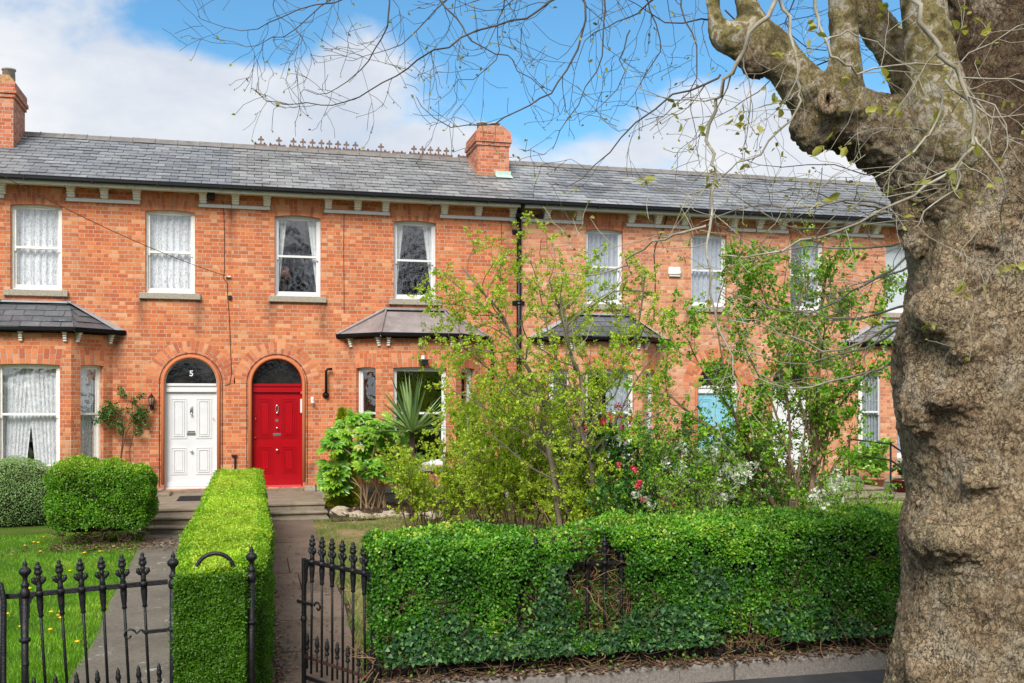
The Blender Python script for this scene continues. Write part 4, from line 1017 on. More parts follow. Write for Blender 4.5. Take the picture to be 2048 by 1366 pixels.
# intercom box on red frame
p = fac(604,811,.08); s = MB(); s.bevbox(p.x-.035,p.x+.035,.03,.09,p.z-.15,p.z+.13,.01); wall_thing(s, 'intercom_box', 'plastic', 'white intercom box at the right edge of the red door', 'intercom')
p = fac(604,785,.08); s = MB(); s.lathe([(.03,0),(.035,.02),(.03,.045),(.01,.055)], (p.x,.06,p.z-.03), 10); wall_thing(s, 'bell_cover', 'rednew', 'pinkish red bell cover above the white intercom box', 'bell cover')
# black vent pipe
p0, p1 = fac(652,790,-.08), fac(652,738,-.08); s = MB(); s.tube([(p1.x+.12,-.10,p1.z),(p1.x+.03,-.10,p1.z),(p1.x,-.10,p1.z-.04),(p0.x,-.10,p0.z+.03)], .026, 10)
t = thing('vent_pipe', 'black elbowed vent pipe on brick wall right of the red door', 'pipe', (p0.x,0,p0.z)); s.build('pipe', M['black'], t, True)
s = MB(Matrix.Translation((p0.x,-.005,p0.z)) @ Matrix.Rotation(rad(90),4,'X')); s.lathe([(.065,0),(.065,.02),(.05,.03),(.04,.09),(.02,.12)], (0,0,0), 14); s.build('wall_flange', M['black'], t, True)
# floodlight on bay B
p = fac(846,722,-bd-.05); t = thing('floodlight', 'small floodlight with white sensor above the bay window near the red door', 'floodlight', (p.x,-bd,p.z))
s = MB(); s.bevbox(p.x-.035,p.x+.035,-bd-.05,-bd-.004,p.z+.03,p.z+.11,.008); s.build('sensor', M['plastic'], t)
s = MB(); s.bevbox(p.x-.085,p.x+.085,-bd-.16,-bd-.06,p.z-.08,p.z+.02,.012); s.box(p.x-.09,p.x+.09,-bd-.17,-bd-.05,p.z-.005,p.z+.028); s.build('lamp_head', M['iron'], t)
s = MB(); s.lathe([(.02,-.03),(.025,-.01),(.012,0)], (p.x,-bd-.11,p.z-.08), 8); s.tube([(p.x,-bd-.02,p.z+.05),(p.x,-bd-.1,p.z-.0)], .01, 5); s.build('mount', M['iron'], t)
# alarm box, camera, junction boxes
p = fac(1350,543,-.05); t = thing('alarm_box', 'white alarm box high on the wall between net curtained windows', 'alarm box', (p.x,0,p.z)); s = MB(); s.bevbox(p.x-.15,p.x+.15,-.08,0,p.z-.085,p.z+.10,.03); s.build('cover', M['plastic'], t); s = MB(); s.bevbox(p.x-.13,p.x+.13,-.06,0,p.z-.11,p.z-.086,.008); s.build('base', M['plastic'], t)
p = fac(1328,629,-.08); t = thing('security_camera', 'white dome security camera on wall right of the slated bay roof', 'camera', (p.x,0,p.z)); s = MB(); s.lathe([(.002,-.05),(.035,-.04),(.05,0),(.05,.03),(.045,.05)], (p.x,-.07,p.z), 12); s.build('dome', M['plastic'], t, True); s = MB(); s.bevbox(p.x-.05,p.x+.05,-.07,0,p.z+.03,p.z+.06,.008); s.build('bracket', M['plastic'], t); s = MB(); s.lathe([(.002,-.02),(.02,-.015),(.02,.01)], (p.x-.01,-.115,p.z-.01), 8); s.build('lens', M['iron'], t)
p = fac(422,392,-.15); s = MB(); s.bevbox(p.x-.07,p.x+.07,-.17,-.05,p.z-.07,p.z+.07,.015); s.box(p.x-.02,p.x+.02,-.06,0,p.z-.02,p.z+.02); wall_thing(s, 'floodlight', 'iron', 'black floodlight tucked under the eaves above the white door house', 'floodlight')
p = fac(460,595,-.02); s = MB(); s.bevbox(p.x-.03,p.x+.03,-.05,0,p.z-.04,p.z+.04,.006); wall_thing(s, 'junction_box', 'iron', 'small black junction box on the cable between two front doors', 'junction box')
p = fac(1078,431,-.1); s = MB(); s.bevbox(p.x-.06,p.x+.09,-.13,-.02,p.z-.03,p.z+.03,.01); wall_thing(s, 'floodlight', 'iron', 'small black floodlight under the eaves right of the downpipe', 'floodlight')
p = fac(470,912,-.05); s = MB(); s.tube([(p.x,-.05,.36),(p.x,-.05,p.z)], .018, 8); s.box(p.x-.07,p.x+.04,-.06,0,p.z-.005,p.z+.02); wall_thing(s, 'pipe_stub', 'iron', 'black pipe stub on the wall between white and red doors', 'pipe')
p = fac(632,975,-.3); s = MB(); s.tube([(p.x,-.3,LAND_Z-.01),(p.x,-.3,LAND_Z+.13)], .012, 6); s.box(p.x-.02,p.x+.02,-.32,-.28,LAND_Z+.1,LAND_Z+.13); wall_thing(s, 'boot_scraper', 'iron', 'small iron boot scraper post on the landing of the red door', 'boot scraper')
def cable(pts, label, mat='wire', r=.006): 
    s = MB(); s.tube(pts, r, 4); return tag(s.build('cable', M[mat]), label, 'cable')
def wallc(l, y=-.012): return [fac(a,b,y) for a,b in l]
cable(wallc([(447,405),(449,470),(449,540),(447,556),(455,566),(455,592),(459,640),(461,700),(463,745),(460,768),(449,770)]), 'thin black cable down the wall between the white door and red door houses')
cable(wallc([(688,425),(687,500),(688,570),(688,625)]), 'thin dark cable down the wall between two dark upstairs windows', 'wirebrown')
cable(wallc([(1337,420),(1328,455),(1311,490),(1308,510),(1311,560),(1308,634)]), 'thick black cable down the wall left of the white alarm box', 'wire', .013)
cable(wallc([(1003,440),(1003,520),(998,600)]), 'thin brown cable left of the black downpipe', 'wirebrown', .005)
a0 = fac(455,553,-.05); a1 = dp(-330,160,11); s = []
for i in range(17): t_ = i/16; q = a0.lerp(a1, t_); q.z -= .55*4*t_*(1-t_)*.35; s.append(q)
t = thing('overhead_wire', 'thin overhead service wire sloping down to the wall left of the red door', 'wire', (a0.x,a0.y,a0.z)); w_ = MB(); w_.tube(s, .006, 4); w_.build('wire', M['wirebrown'], t)
k = MB(); k.box(a0.x-.04,a0.x+.06,-.06,0,a0.z-.012,a0.z+.012); k.build('insulator', M['plastic'], t)
for (xc_, lab, sgn) in ((dA, 'black cable following the brick arch of the white door', 1), (dB, 'black cable following the brick arch of the red door', 1)):
    R_ = .50*1.03+.065
    cable([(xc_-R_,-.012,.5)]+[(xc_-R_*math.cos(math.pi*i/20),-.014,2.47+R_*math.sin(math.pi*i/20)) for i in range(21)]+[(xc_+R_,-.012,.5)], lab)
def inst(px): return fx(px,1.0)
t = thing('table_lamp', 'orange table lamp seen through the upstairs window above the red door', 'lamp', (fx(567,.7),.7,4.25))
s = MB(); c_ = fac(568,546,.7); s.lathe([(.13,-.10),(.09,.10)], c_, 16); s.build('lamp_shade', M['lamp'], t, True); s = MB(); s.lathe([(.06,-.9),(.06,-.88),(.015,-.86),(.02,-.5),(.012,-.1)], c_, 10); s.build('stand', M['brass'], t, True)
# handrail at the far right steps
t = thing('handrail', 'black tubular handrail by the steps of the far right house', 'handrail', (dD+.9,-2.5,0))
for (za) in (.95,.62):
    s = MB(); s.tube([(dD+.95,-.8,za+.35),(dD+.95,-2.3,za+.3),(dD+.95,-3.1,za)], .02, 6); s.build('rail', M['iron'], t)
for yy in (-.8,-2.3,-3.1): s = MB(); s.tube([(dD+.95,yy,0),(dD+.95,yy,(1.3 if yy > -1 else 1.25 if yy > -3 else .95))], .02, 6); s.lathe([(.0,.05),(.03,.03),(.03,0),(.02,-.02)][::-1], (dD+.95,yy,(1.3 if yy > -1 else 1.25 if yy > -3 else .95)), 8); s.build('post', M['iron'], t)
s0 = MB(); s0.bevbox(dD+1.05, X4, -2.2, -.70, 0, .16, .02); tag(s0.build('garden_terrace', M['stone_step']), kind='structure')
# ================================================================ vegetation
G = np.random.default_rng(11)
M['hedge_l'] = foliage('privet_bright', [(0,(.08,.21,.012)), (.35,(.17,.36,.015)), (.7,(.31,.52,.02)), (1,(.50,.62,.06))], .35)
M['hedge_r'] = foliage('hedge_green', [(0,(.03,.10,.012)), (.35,(.06,.20,.016)), (.7,(.12,.33,.02)), (.93,(.26,.48,.03)), (1,(.50,.55,.10))], .2, .4, .35)
M['ivy'] = foliage('ivy_green', [(0,(.012,.045,.014)), (.5,(.03,.095,.028)), (.85,(.06,.17,.045)), (1,(.20,.34,.09))], .15, .5, .3)
M['spring'] = foliage('spring_leaf', [(0,(.20,.33,.03)), (.4,(.34,.50,.035)), (.8,(.52,.62,.05)), (1,(.68,.70,.12))], .4)
M['elder'] = foliage('elder_leaf', [(0,(.06,.18,.015)), (.4,(.15,.34,.02)), (.8,(.30,.50,.03)), (1,(.42,.56,.08))], .35)
M['fatsia'] = foliage('fatsia_leaf', [(0,(.09,.26,.03)), (.5,(.20,.44,.04)), (.9,(.40,.58,.06)), (1,(.55,.55,.20))], .3, .25, .6)
M['conifer'] = foliage('golden_conifer', [(0,(.14,.22,.01)), (.6,(.34,.42,.015)), (1,(.55,.55,.03))], .2)
M['sword'] = foliage('sword_leaf', [(0,(.07,.14,.05)), (.5,(.15,.26,.09)), (1,(.30,.42,.16))], .2, .4)
M['sword_y'] = foliage('sword_leaf_yellow', [(0,(.20,.20,.07)), (.5,(.40,.38,.15)), (1,(.60,.52,.28))], .25, .45)
M['hebe'] = foliage('hebe_leaf', [(0,(.11,.21,.07)), (.5,(.20,.33,.11)), (1,(.35,.50,.17))], .25)
M['box'] = foliage('trimmed_leaf', [(0,(.05,.15,.012)), (.5,(.11,.29,.015)), (.85,(.24,.44,.02)), (1,(.45,.50,.06))], .3)
M['rose'] = foliage('rose_leaf', [(0,(.03,.09,.02)), (.6,(.07,.18,.03)), (.85,(.15,.25,.05)), (1,(.25,.06,.03))], .2)
M['darkleaf'] = foliage('evergreen_leaf', [(0,(.02,.07,.012)), (.6,(.05,.16,.02)), (1,(.12,.28,.03))], .2, .35)
M['plane_leaf'] = foliage('plane_bud_leaf', [(0,(.16,.18,.03)), (.5,(.30,.30,.05)), (1,(.50,.45,.10))], .4)
M['grass'] = foliage('grass_blades', [(0,(.07,.20,.008)), (.5,(.15,.37,.012)), (.9,(.27,.50,.02)), (1,(.45,.45,.10))], .3)
M['drygrass'] = foliage('dry_grass', [(0,(.10,.19,.03)), (.45,(.18,.27,.05)), (.6,(.32,.27,.12)), (1,(.45,.36,.19))], .3)
M['redfl'] = foliage('red_petals', [(0,(.45,.01,.03)), (.6,(.70,.03,.08)), (1,(.85,.20,.28))], .3)
M['whitefl'] = foliage('white_petals', [(0,(.70,.74,.66)), (1,(.85,.86,.82))], .3)
M['orangefl'] = foliage('orange_petals', [(0,(.75,.12,.05)), (1,(.85,.25,.12))], .3)
M['yellowfl'] = foliage('yellow_petals', [(0,(.80,.55,.01)), (1,(.85,.65,.02))], .2)
M['litter'] = foliage('dead_leaves', [(0,(.06,.035,.02)), (.5,(.14,.08,.045)), (1,(.33,.22,.13))], .05, .8)
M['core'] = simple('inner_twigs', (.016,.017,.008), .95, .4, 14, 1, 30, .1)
M['twigbrown'] = simple('brown_twig', (.095,.06,.04), .85, .25, 9, .4, 90, .2)
M['twiggrey'] = simple('grey_branch', (.17,.14,.105), .8, .25, 9, .5, 60, .2, dirt=(.12,.11,.06), dirtk=.5)
M['stemtan'] = simple('tan_dead_stem', (.24,.145,.08), .85, .35, 9, .4, 90, .2)
M['elderstem'] = simple('elder_stem', (.17,.105,.07), .8, .25, 9, .5, 60, .2, dirt=(.25,.2,.15), dirtk=.5)
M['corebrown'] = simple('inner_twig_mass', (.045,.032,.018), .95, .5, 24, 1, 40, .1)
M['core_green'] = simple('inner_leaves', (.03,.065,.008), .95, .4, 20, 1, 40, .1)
def rv(n): 
    v = G.normal(size=(n,3)); return v/np.linalg.norm(v, axis=1, keepdims=True)
def nz3(P, s, o=0.0): return np.array([noise.noise(Vector((p[0]*s+o, p[1]*s+o, p[2]*s-o))) for p in P])
def scatter_leaves(name, P, Nn, size, mat, parent, tilt=.8, axup=.35, tmpl=LEAF4, tone=None, base=None):
    n = len(P); a = rv(n)*1.0+Nn*.45+np.array([0,0,axup]); nor = Nn+rv(n)*tilt
    V, Fc, t = leaves(P, size, a, nor, tmpl, tone, G)
    return mesh_np(name, V, Fc, t, mat, parent, base=base)
# ---- generic trimmed hedge along a path
def hedge(name, label, path, prof, H, N_top, N_side, size, mat, tonefn=None, bump=.03, cull=None, caps=(True,False), loc=None, core=.05, coremat='core'):
    "path: list of (x,y,halfwidth,top z); cross section is a rounded box"
    t = thing(name, label, 'hedge', loc or (path[0][0],path[0][1],0), 0)
    pa = np.array(path, float); seg = np.linalg.norm(np.diff(pa[:,:2],axis=0),axis=1); cum = np.concatenate([[0],np.cumsum(seg)]); Lt = cum[-1]
    def at_(s):
        o = [np.interp(s, cum, pa[:,k]) for k in range(4)]; 
        i = np.clip(np.searchsorted(cum, s)-1, 0, len(seg)-1); d = (pa[i+1,:2]-pa[i,:2])/seg[i][:,None]
        return o, d
    def section(s, q):
        "q in 0..1 round the section: 0 left bottom, .5 mid top, 1 right bottom"
        (x,y,w,h), d = at_(s); z0 = .05; r = np.minimum(.10, w*.5)
        side = np.stack([d[:,1], -d[:,0]],1)   # to the right of travel
        ang = (q-.5)*2
        A = np.abs(ang); sg = np.sign(ang)
        e = .42                                # share of q for the half top
        lat = np.where(A < e, A/e*w, w); z = np.where(A < e, h, h-(A-e)/(1-e)*(h-z0))
        nl = np.where(A < e, 0.0, 1.0); nzv = 1-nl
        # round the shoulder
        k = np.clip((lat-(w-r))/r, 0, 1)*np.clip((z-(h-r))/r, 0, 1)
        lat = lat-k*r*.3; z = z-k*r*.3
        nl = np.where(k > 0, .7, nl); nzv = np.where(k > 0, .7, nzv)
        P = np.stack([x+side[:,0]*lat*sg, y+side[:,1]*lat*sg, z],1)
        Nn = np.stack([side[:,0]*nl*sg, side[:,1]*nl*sg, nzv],1)
        return P, Nn
    Ps, Ns = [], []
    dens = lambda n: None
    def samp(n, qlo, qhi):
        s = G.random(n*2)*Lt; (x,y,w,h), d = at_(s); dep = np.maximum(y+DIST, 3)
        keep = G.random(n*2) < (dep.min()/dep)**1.2*1.0 if (dep.max()/dep.min()) > 1.4 else G.random(n*2) < .5
        s = s[keep]; q = qlo+(qhi-qlo)*G.random(len(s)); return section(s, q)
    for (n, a, b) in ((N_top,.27,.73),(N_side[0],0,.29),(N_side[1],.71,1)):
        if n: P, Nn = samp(n, a, b); Ps.append(P); Ns.append(Nn)
    for ci, s0 in enumerate((0.0, Lt)):
        if caps[ci]:
            n = caps[ci]; s = np.full(n, s0); (x,y,w,h), d = at_(s); side = np.stack([d[:,1],-d[:,0]],1)
            l = (G.random(n)*2-1)*w; z = .05+G.random(n)*(h-.05); sg = -1 if ci == 0 else 1
            Ps.append(np.stack([x+side[:,0]*l+d[:,0]*sg*.0, y+side[:,1]*l, z],1)); Ns.append(np.stack([d[:,0]*sg, d[:,1]*sg, np.zeros(n)],1))
    P = np.concatenate(Ps); Nn = np.concatenate(Ns)
    b = nz3(P, 3.2)*bump*1.4+nz3(P, 9, 3)*bump*.8
    depth = G.random(len(P))**1.8*.075
    sp = np.where(G.random(len(P)) < .05, G.random(len(P))*.035, 0)
    P = P+Nn*(b-depth+sp)[:,None]
    if cull is not None: k = cull(P); P, Nn, depth = P[k], Nn[k], depth[k]
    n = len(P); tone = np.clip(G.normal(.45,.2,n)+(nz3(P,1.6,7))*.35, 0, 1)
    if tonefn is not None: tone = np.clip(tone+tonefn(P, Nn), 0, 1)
    dep = P[:,1]+DIST; sz = size*(.75+.5*G.random(n))*(1+np.maximum(0,(dep/dep.min()-1))*.32)
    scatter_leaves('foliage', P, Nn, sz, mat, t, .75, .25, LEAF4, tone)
    # dark inner mass
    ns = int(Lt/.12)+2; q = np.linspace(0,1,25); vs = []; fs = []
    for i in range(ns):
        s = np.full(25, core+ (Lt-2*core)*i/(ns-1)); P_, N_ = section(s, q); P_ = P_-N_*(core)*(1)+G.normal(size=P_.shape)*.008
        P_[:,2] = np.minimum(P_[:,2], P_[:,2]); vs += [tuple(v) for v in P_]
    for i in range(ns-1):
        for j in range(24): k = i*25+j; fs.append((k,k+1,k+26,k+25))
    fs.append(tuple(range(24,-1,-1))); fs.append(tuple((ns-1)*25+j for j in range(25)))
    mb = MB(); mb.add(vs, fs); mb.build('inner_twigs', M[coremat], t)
    return t
# ---- clipped hedge between the two paths
y0h, y1h = RY-.07, -3.3
lh = [(-.250,y0h,.215,1.02),(-.250,y0h+.35,.215,1.03),(-.20,y0h+.8,.32,1.03),(-.19,y0h+2.2,.35,1.03),(-.19,y0h+7,.36,1.02),(-.185,y1h,.37,1.0)]
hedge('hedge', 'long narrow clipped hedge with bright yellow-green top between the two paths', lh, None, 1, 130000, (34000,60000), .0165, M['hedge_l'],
      lambda P,Nn: .38*Nn[:,2]-.50*(1-Nn[:,2])-.05*(P[:,1]<RY+.1), .035, None, (26000, 3000), coremat='core_green', core=.035)  # fresh growth yellows the top; shade on front and sides put into leaf tone
# ---- long hedge over the railing, right
xh0, xh1 = .80, PX(1798)+.12
def hcull(P):
    "hollow where the railing shows, with brown twigs"
    X, Y, Z = P.T; n1 = nz3(P, 5, 2)
    xa, xb = PX(1120), PX(1252); cx, cz = (xa+xb)/2+.02, .82
    d = ((X-cx)/((xb-xa)/2*.95))**2+((Z-cz)/.33)**2
    front = Y < RY+.25
    h1 = front & (d+n1*.9 < 1) & (G.random(len(P)) < .97)
    mv = h1 & (G.random(len(P)) < .33); P[mv,1] += .10+.05*G.random(int(mv.sum())); h1 = h1 & ~mv
    cx2 = PX(1053); h2 = front & ((((X-cx2)/.10)**2+((Z-.72)/.24)**2)+n1 < 1) & (G.random(len(P)) < .8)
    cx3 = PX(1105); h4 = front & ((((X-cx3)/.09)**2+((Z-.62)/.2)**2)+n1 < 1) & (G.random(len(P)) < .6)
    low = front & (Z < .41+n1*.10) & (G.random(len(P)) < .97)
    dip = (np.abs(X-PX(1135)) < .09+.04*n1) & (Z > 1.06) & (G.random(len(P)) < .6)
    gap = (nz3(P,7,6)+.4*nz3(P,15,2) < -.28) & (G.random(len(P)) < .75)
    return ~(h1|h2|h4|low|dip|gap)
rh = [(xh0,RY+.27,.33,1.17),(xh0+.3,RY+.27,.34,1.20),(PX(1050),RY+.27,.34,1.20),(PX(1120),RY+.27,.33,1.155),(PX(1150),RY+.27,.33,1.165),(PX(1230),RY+.27,.34,1.22),(PX(1500),RY+.27,.34,1.245),(xh1,RY+.27,.34,1.23)]
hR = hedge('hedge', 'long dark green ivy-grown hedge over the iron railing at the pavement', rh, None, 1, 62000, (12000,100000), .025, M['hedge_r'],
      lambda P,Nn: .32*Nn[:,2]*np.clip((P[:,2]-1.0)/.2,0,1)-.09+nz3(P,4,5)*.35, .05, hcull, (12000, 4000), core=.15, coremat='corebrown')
def inside_twigs(n, xa, xb, za, zb, ya, yb, mat, parent, name='twigs', seed=5, r=.0022, L=(.12,.4)):
    rr = random.Random(seed); mb = MB()
    for i in range(n):
        p = Vector((rr.uniform(xa,xb), rr.uniform(ya,yb), rr.uniform(za,zb))); d = Vector((rr.gauss(0,1), rr.gauss(0,.35), rr.gauss(.2,1))).normalized()
        pts = [p]; ln = rr.uniform(*L)
        for k in range(5): d = (d+Vector((rr.gauss(0,.35),rr.gauss(0,.25),rr.gauss(0,.35)))).normalized(); p = p+d*ln/5; pts.append(p)
        R = r*rr.uniform(.6,1.8); mb.tube(pts, [R,R,R*.9,R*.8,R*.6,R*.4], 4, False, rr.random())
    return mb.build(name, M[mat], parent)
inside_twigs(480, PX(1105), PX(1268), .42, 1.12, RY+.035, RY+.17, 'stemtan', hR, 'inner_branches', 3)
inside_twigs(300, PX(1030), PX(1120), .42, 1.0, RY+.03, RY+.15, 'twigbrown', hR, 'inner_branches', 4)
inside_twigs(1700, xh0, xh1, .26, .44, RY-.02, RY+.14, 'stemtan', hR, 'creeping_stems', 5, .0025, (.1,.35))
inside_twigs(160, PX(1540), PX(1800), .3, 1.1, RY-.05, RY+.1, 'twigbrown', hR, 'inner_branches', 6)
# ---- ivy through the hedge
iv = thing('ivy', 'dark blue-green ivy creeping through the lower face of the long hedge', 'ivy', ((xh0+xh1)/2,RY-.05,.25))
n = 24000; X = xh0+(xh1-xh0)*G.random(n); Z = .38+G.random(n)**1.6*.62; P = np.stack([X, np.full(n, RY-.03), Z],1)
w = nz3(P, 2.1, 4)+nz3(P, 6, 1)*.4+(.62-Z)*1.5+.30*np.exp(-((X-PX(1100))/.35)**2)+.25*np.exp(-((X-PX(1000))/.4)**2)
k = (w > G.random(n)*.5) & (G.random(n) < .75); P = P[k]
P = P[(((P[:,0]-PX(1188))/.25)**2+((P[:,2]-.80)/.30)**2 > 1)]; P[:,1] += G.random(len(P))*.07-.085+nz3(P,3.2)*.03*0
Nn = np.tile([0,-1,.25], (len(P),1)); scatter_leaves('leaves', P, Nn, .018+.022*G.random(len(P)), M['ivy'], iv, .5, -.2, IVY)
inside_twigs(260, xh0, xh1, .25, .8, RY-.09, RY-.04, 'twigbrown', iv, 'stems', 9, .0022, (.1,.3))
# ---- rounded bushes
def bush(name, label, c, rx, ry, rz, n, size, mat, pw=2.6, bump=.05, tone_top=.25, z0=.0, cat='shrub', stems=None, core=.86, tmpl=LEAF4, tilt=.9, flat=.75, coremat='core'):
    t = thing(name, label, cat, (c[0],c[1],z0)); v = rv(int(n*1.25)); v = v[v[:,2] > -.55][:n]; n = len(v)
    s = (np.abs(v)**pw).sum(1)**(-1/pw); P = v*s[:,None]; Nn = np.sign(P)*np.abs(P)**(pw-1); Nn /= np.linalg.norm(Nn,axis=1,keepdims=True)
    sc = np.array([rx,ry,rz]); Q = P*sc; b = nz3(Q+np.array(c), 3.0)*bump*1.5+nz3(Q+np.array(c), 8)*bump*.7
    Q = Q+Nn*(b-G.random(n)**1.6*.10)[:,None]+np.array(c)
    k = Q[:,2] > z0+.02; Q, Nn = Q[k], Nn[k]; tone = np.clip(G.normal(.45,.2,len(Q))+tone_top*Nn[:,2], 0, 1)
    scatter_leaves('foliage', Q, Nn, size*(.7+.6*G.random(len(Q))), mat, t, tilt, .3, tmpl, tone)
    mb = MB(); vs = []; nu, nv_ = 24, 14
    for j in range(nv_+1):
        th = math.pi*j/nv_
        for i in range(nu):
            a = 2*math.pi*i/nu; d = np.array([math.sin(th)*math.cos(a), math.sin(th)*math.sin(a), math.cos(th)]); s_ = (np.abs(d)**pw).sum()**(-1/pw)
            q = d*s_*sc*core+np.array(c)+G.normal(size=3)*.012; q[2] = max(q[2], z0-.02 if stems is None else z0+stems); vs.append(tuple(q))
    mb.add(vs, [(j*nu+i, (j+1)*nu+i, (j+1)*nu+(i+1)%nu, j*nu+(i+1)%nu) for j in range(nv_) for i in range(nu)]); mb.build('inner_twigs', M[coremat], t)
    if stems:
        inside_twigs(220, c[0]-rx*.75, c[0]+rx*.75, z0, z0+stems+.25, c[1]-ry*.85, c[1], 'twigbrown', t, 'stems', 8, .004, (.15,.4))
    return t
p = gnd(192,1095); bush('trimmed_shrub', 'clipped rounded dark green shrub on the left lawn, brown stems at its foot', (p.x,p.y+.55,.64), .73, .55, .56, 46000, .031, M['box'], 4.6, .09, .34, 0, stems=.20)
p = gnd(25,1056); bush('hebe', 'pale grey-green domed shrub below the left bay window', (p.x-.15,p.y+.55,.42), 1.0, .65, .70, 36000, .024, M['hebe'], 2.05, .05, .25, 0)
# ---- branching plants
def grow(P, rr, p, d, L, r, lvl):
    "P: dict of settings; fills P['br'] with (pts,radii,lvl) and P['tips'] with (pos,dir)"
    n = max(3, int(L/P['seg'])); pts = [p.copy()]; rs = [r]; d = d.normalized()
    for i in range(n):
        d = (d+Vector((rr.gauss(0,P['wig']),rr.gauss(0,P['wig']),rr.gauss(0,P['wig'])))+Vector((0,0,P['up']))).normalized()
        p = p+d*(L/n)
        if P.get('env') and not P['env'](p): break
        pts.append(p.copy()); rs.append(r*(1-.65*(i+1)/n))
    if len(pts) < 2: return
    P['br'].append((pts, rs, lvl)); kids(P, rr, pts, rs, L, lvl)
def kids(P, rr, pts, rs, L, lvl, t0=.2):
    m = len(pts)-1
    if lvl < P['lv']:
        k = max(1, int(L*P['kd'][lvl]+rr.random()))
        for i in range(k):
            t = t0+(1-t0)*(i+rr.random())/k; q = min(m-1, int(t*m)); f = t*m-q; f = min(max(f,0),1)
            b = pts[q].lerp(pts[q+1], f); ax = (pts[q+1]-pts[q]).normalized()
            o = ax.orthogonal().normalized(); o.rotate(Matrix.Rotation(rr.uniform(0,6.283),3,ax)); a = rad(rr.uniform(*P['ang']))
            dd = ax*math.cos(a)+o*math.sin(a); dd.y *= P.get('ysq',1)
            grow(P, rr, b, dd, P['ln'][lvl]*rr.uniform(.55,1.2)*(1-.35*t), rs[q]*.6*P.get('rk',1), lvl+1)
    if lvl >= P['lf']:
        for q in range(m):
            c = P['per']; k = int(c)+(rr.random() < c-int(c))
            for i in range(k):
                f = rr.random(); P['tips'].append((*pts[q].lerp(pts[q+1], f), *(pts[q+1]-pts[q]).normalized()))
        P['tips'].append((*pts[-1], *(pts[-1]-pts[-2]).normalized()))
def plant_mesh(P, parent, stemmat, sides=5, name='branches', minr=.0012, trunkname=None, split=None):
    mb = MB()
    for pts, rs, lvl in P['br']:
        mb.tube(pts, [max(x, minr) for x in rs], sides if lvl < 2 else (4 if lvl < 3 else 3), lvl == 0, .5)
    return mb.build(name, M[stemmat], parent, True)
def px_path(l, dep, jit=0, rr=random): return [dp(a[0], a[1], (a[2] if len(a) > 2 else dep)+rr.uniform(-jit,jit)) for a in l]
def smooth_path(pts, k=2):
    for _ in range(k):
        o = [pts[0]]
        for a, b in zip(pts[:-1], pts[1:]): o += [a.lerp(b,.25), a.lerp(b,.75)]
        o.append(pts[-1]); pts = o
    return pts
def cluster_leaves(tips, per, size, mat, parent, rngk=.03, tmpl=LEAF6, name='leaves', up=.3, tone=None, spread=1.0, seed=3):
    T = np.array(tips); n = len(T); I = np.repeat(np.arange(n), per); P = T[I,:3]+G.normal(size=(len(I),3))*rngk
    a = T[I,3:6]*.5+rv(len(I))*spread+np.array([0,0,up]); nor = rv(len(I))+np.array([0,-.3,.8])
    V, Fc, t = leaves(P, size*(.5+.8*G.random(len(I))), a, nor, tmpl, np.clip(G.normal(.5,.22,len(I)) if tone is None else tone(P), 0, 1), G)
    return mesh_np(name, V, Fc, t, mat, parent)
def traced(P, rr, paths, dep, r0, t0=.15, jit=.15, lvl=0):
    for pa, r in paths:
        pts = smooth_path(px_path(pa, dep, jit, rr), 2); m = len(pts); rs = [r*(1-.72*i/(m-1)) for i in range(m)]
        P['br'].append((pts, rs, lvl)); L = sum((b-a).length for a,b in zip(pts[:-1],pts[1:])); kids(P, rr, pts, rs, L, lvl, t0)
def project(p):
    X, Yv = p.x, p.y+DIST; dep = X*SN+Yv*CS; return 1024+F*(X*CS-Yv*SN)/dep, HOR-F*(p.z-EYE)/dep
# spring shrub with grey forked trunks
rr = random.Random(21)
def envA(p):
    x = (p.x-fx_c); z = p.z
    return z > .15 and ((x/1.8)**2+((z-2.25)/2.3)**2) < 1.0+.35*noise.noise(p*1.7)
dA_ = 13.3; fx_c = dp(1075, 800, dA_).x
PA = dict(seg=.10, wig=.20, up=.03, kd=[4.0,5.2,6.8], ln=[.95,.54,.28], ang=(28,68), lv=3, lf=2, per=.8, br=[], tips=[], env=envA, rk=.85, ysq=.9)
pathsA = [([(1132,1116),(1121,1063),(1115,1014),(1106,937),(1098,906),(1089,875),(1087,832),(1081,795),(1072,765),(1051,728),(1029,697),(1018,660),(1000,620),(960,580),(925,535)], .036),
 ([(1168,1116),(1149,1060),(1137,1020),(1121,977),(1107,940)], .030), ([(1198,1116),(1190,1020),(1183,946),(1184,912),(1164,875),(1163,845),(1169,792),(1160,749),(1143,715),(1134,672),(1120,620),(1098,560)], .036),
 ([(1184,905),(1182,860),(1189,823),(1201,789),(1223,758),(1257,715),(1275,660),(1285,600),(1290,545)], .022), ([(1184,930),(1214,884),(1244,866),(1290,841),(1330,820)], .022),
 ([(1164,880),(1149,845),(1124,820),(1087,801),(1038,783),(1000,770)], .018), ([(1150,740),(1129,656),(1139,644),(1174,619),(1214,592),(1224,583),(1274,579),(1306,592)], .017), ([(1132,660),(1119,611),(1125,560)], .012),
 ([(1060,745),(1045,714),(1020,661),(1000,641),(950,600),(900,560),(870,535)], .015), ([(1087,840),(1040,800),(980,740),(930,700),(900,690)], .014), ([(1090,880),(1120,830),(1135,770),(1105,700),(1090,640),(1075,560),(1060,520)], .014),
 ([(1184,905),(1230,850),(1260,780),(1300,720),(1330,690)], .014), ([(1100,910),(1060,870),(1010,850),(950,800),(900,780)], .014), ([(1110,960),(1050,930),(1000,880),(960,860)], .012)]
tA = thing('flowering_currant_tree', 'multi-stemmed small tree with grey forked trunks and lime green spring leaves', 'tree', dp(1150,1114,dA_))
tA.name = 'garden_tree'
traced(PA, rr, [(pa, r_*1.25) for pa, r_ in pathsA], dA_, .03)
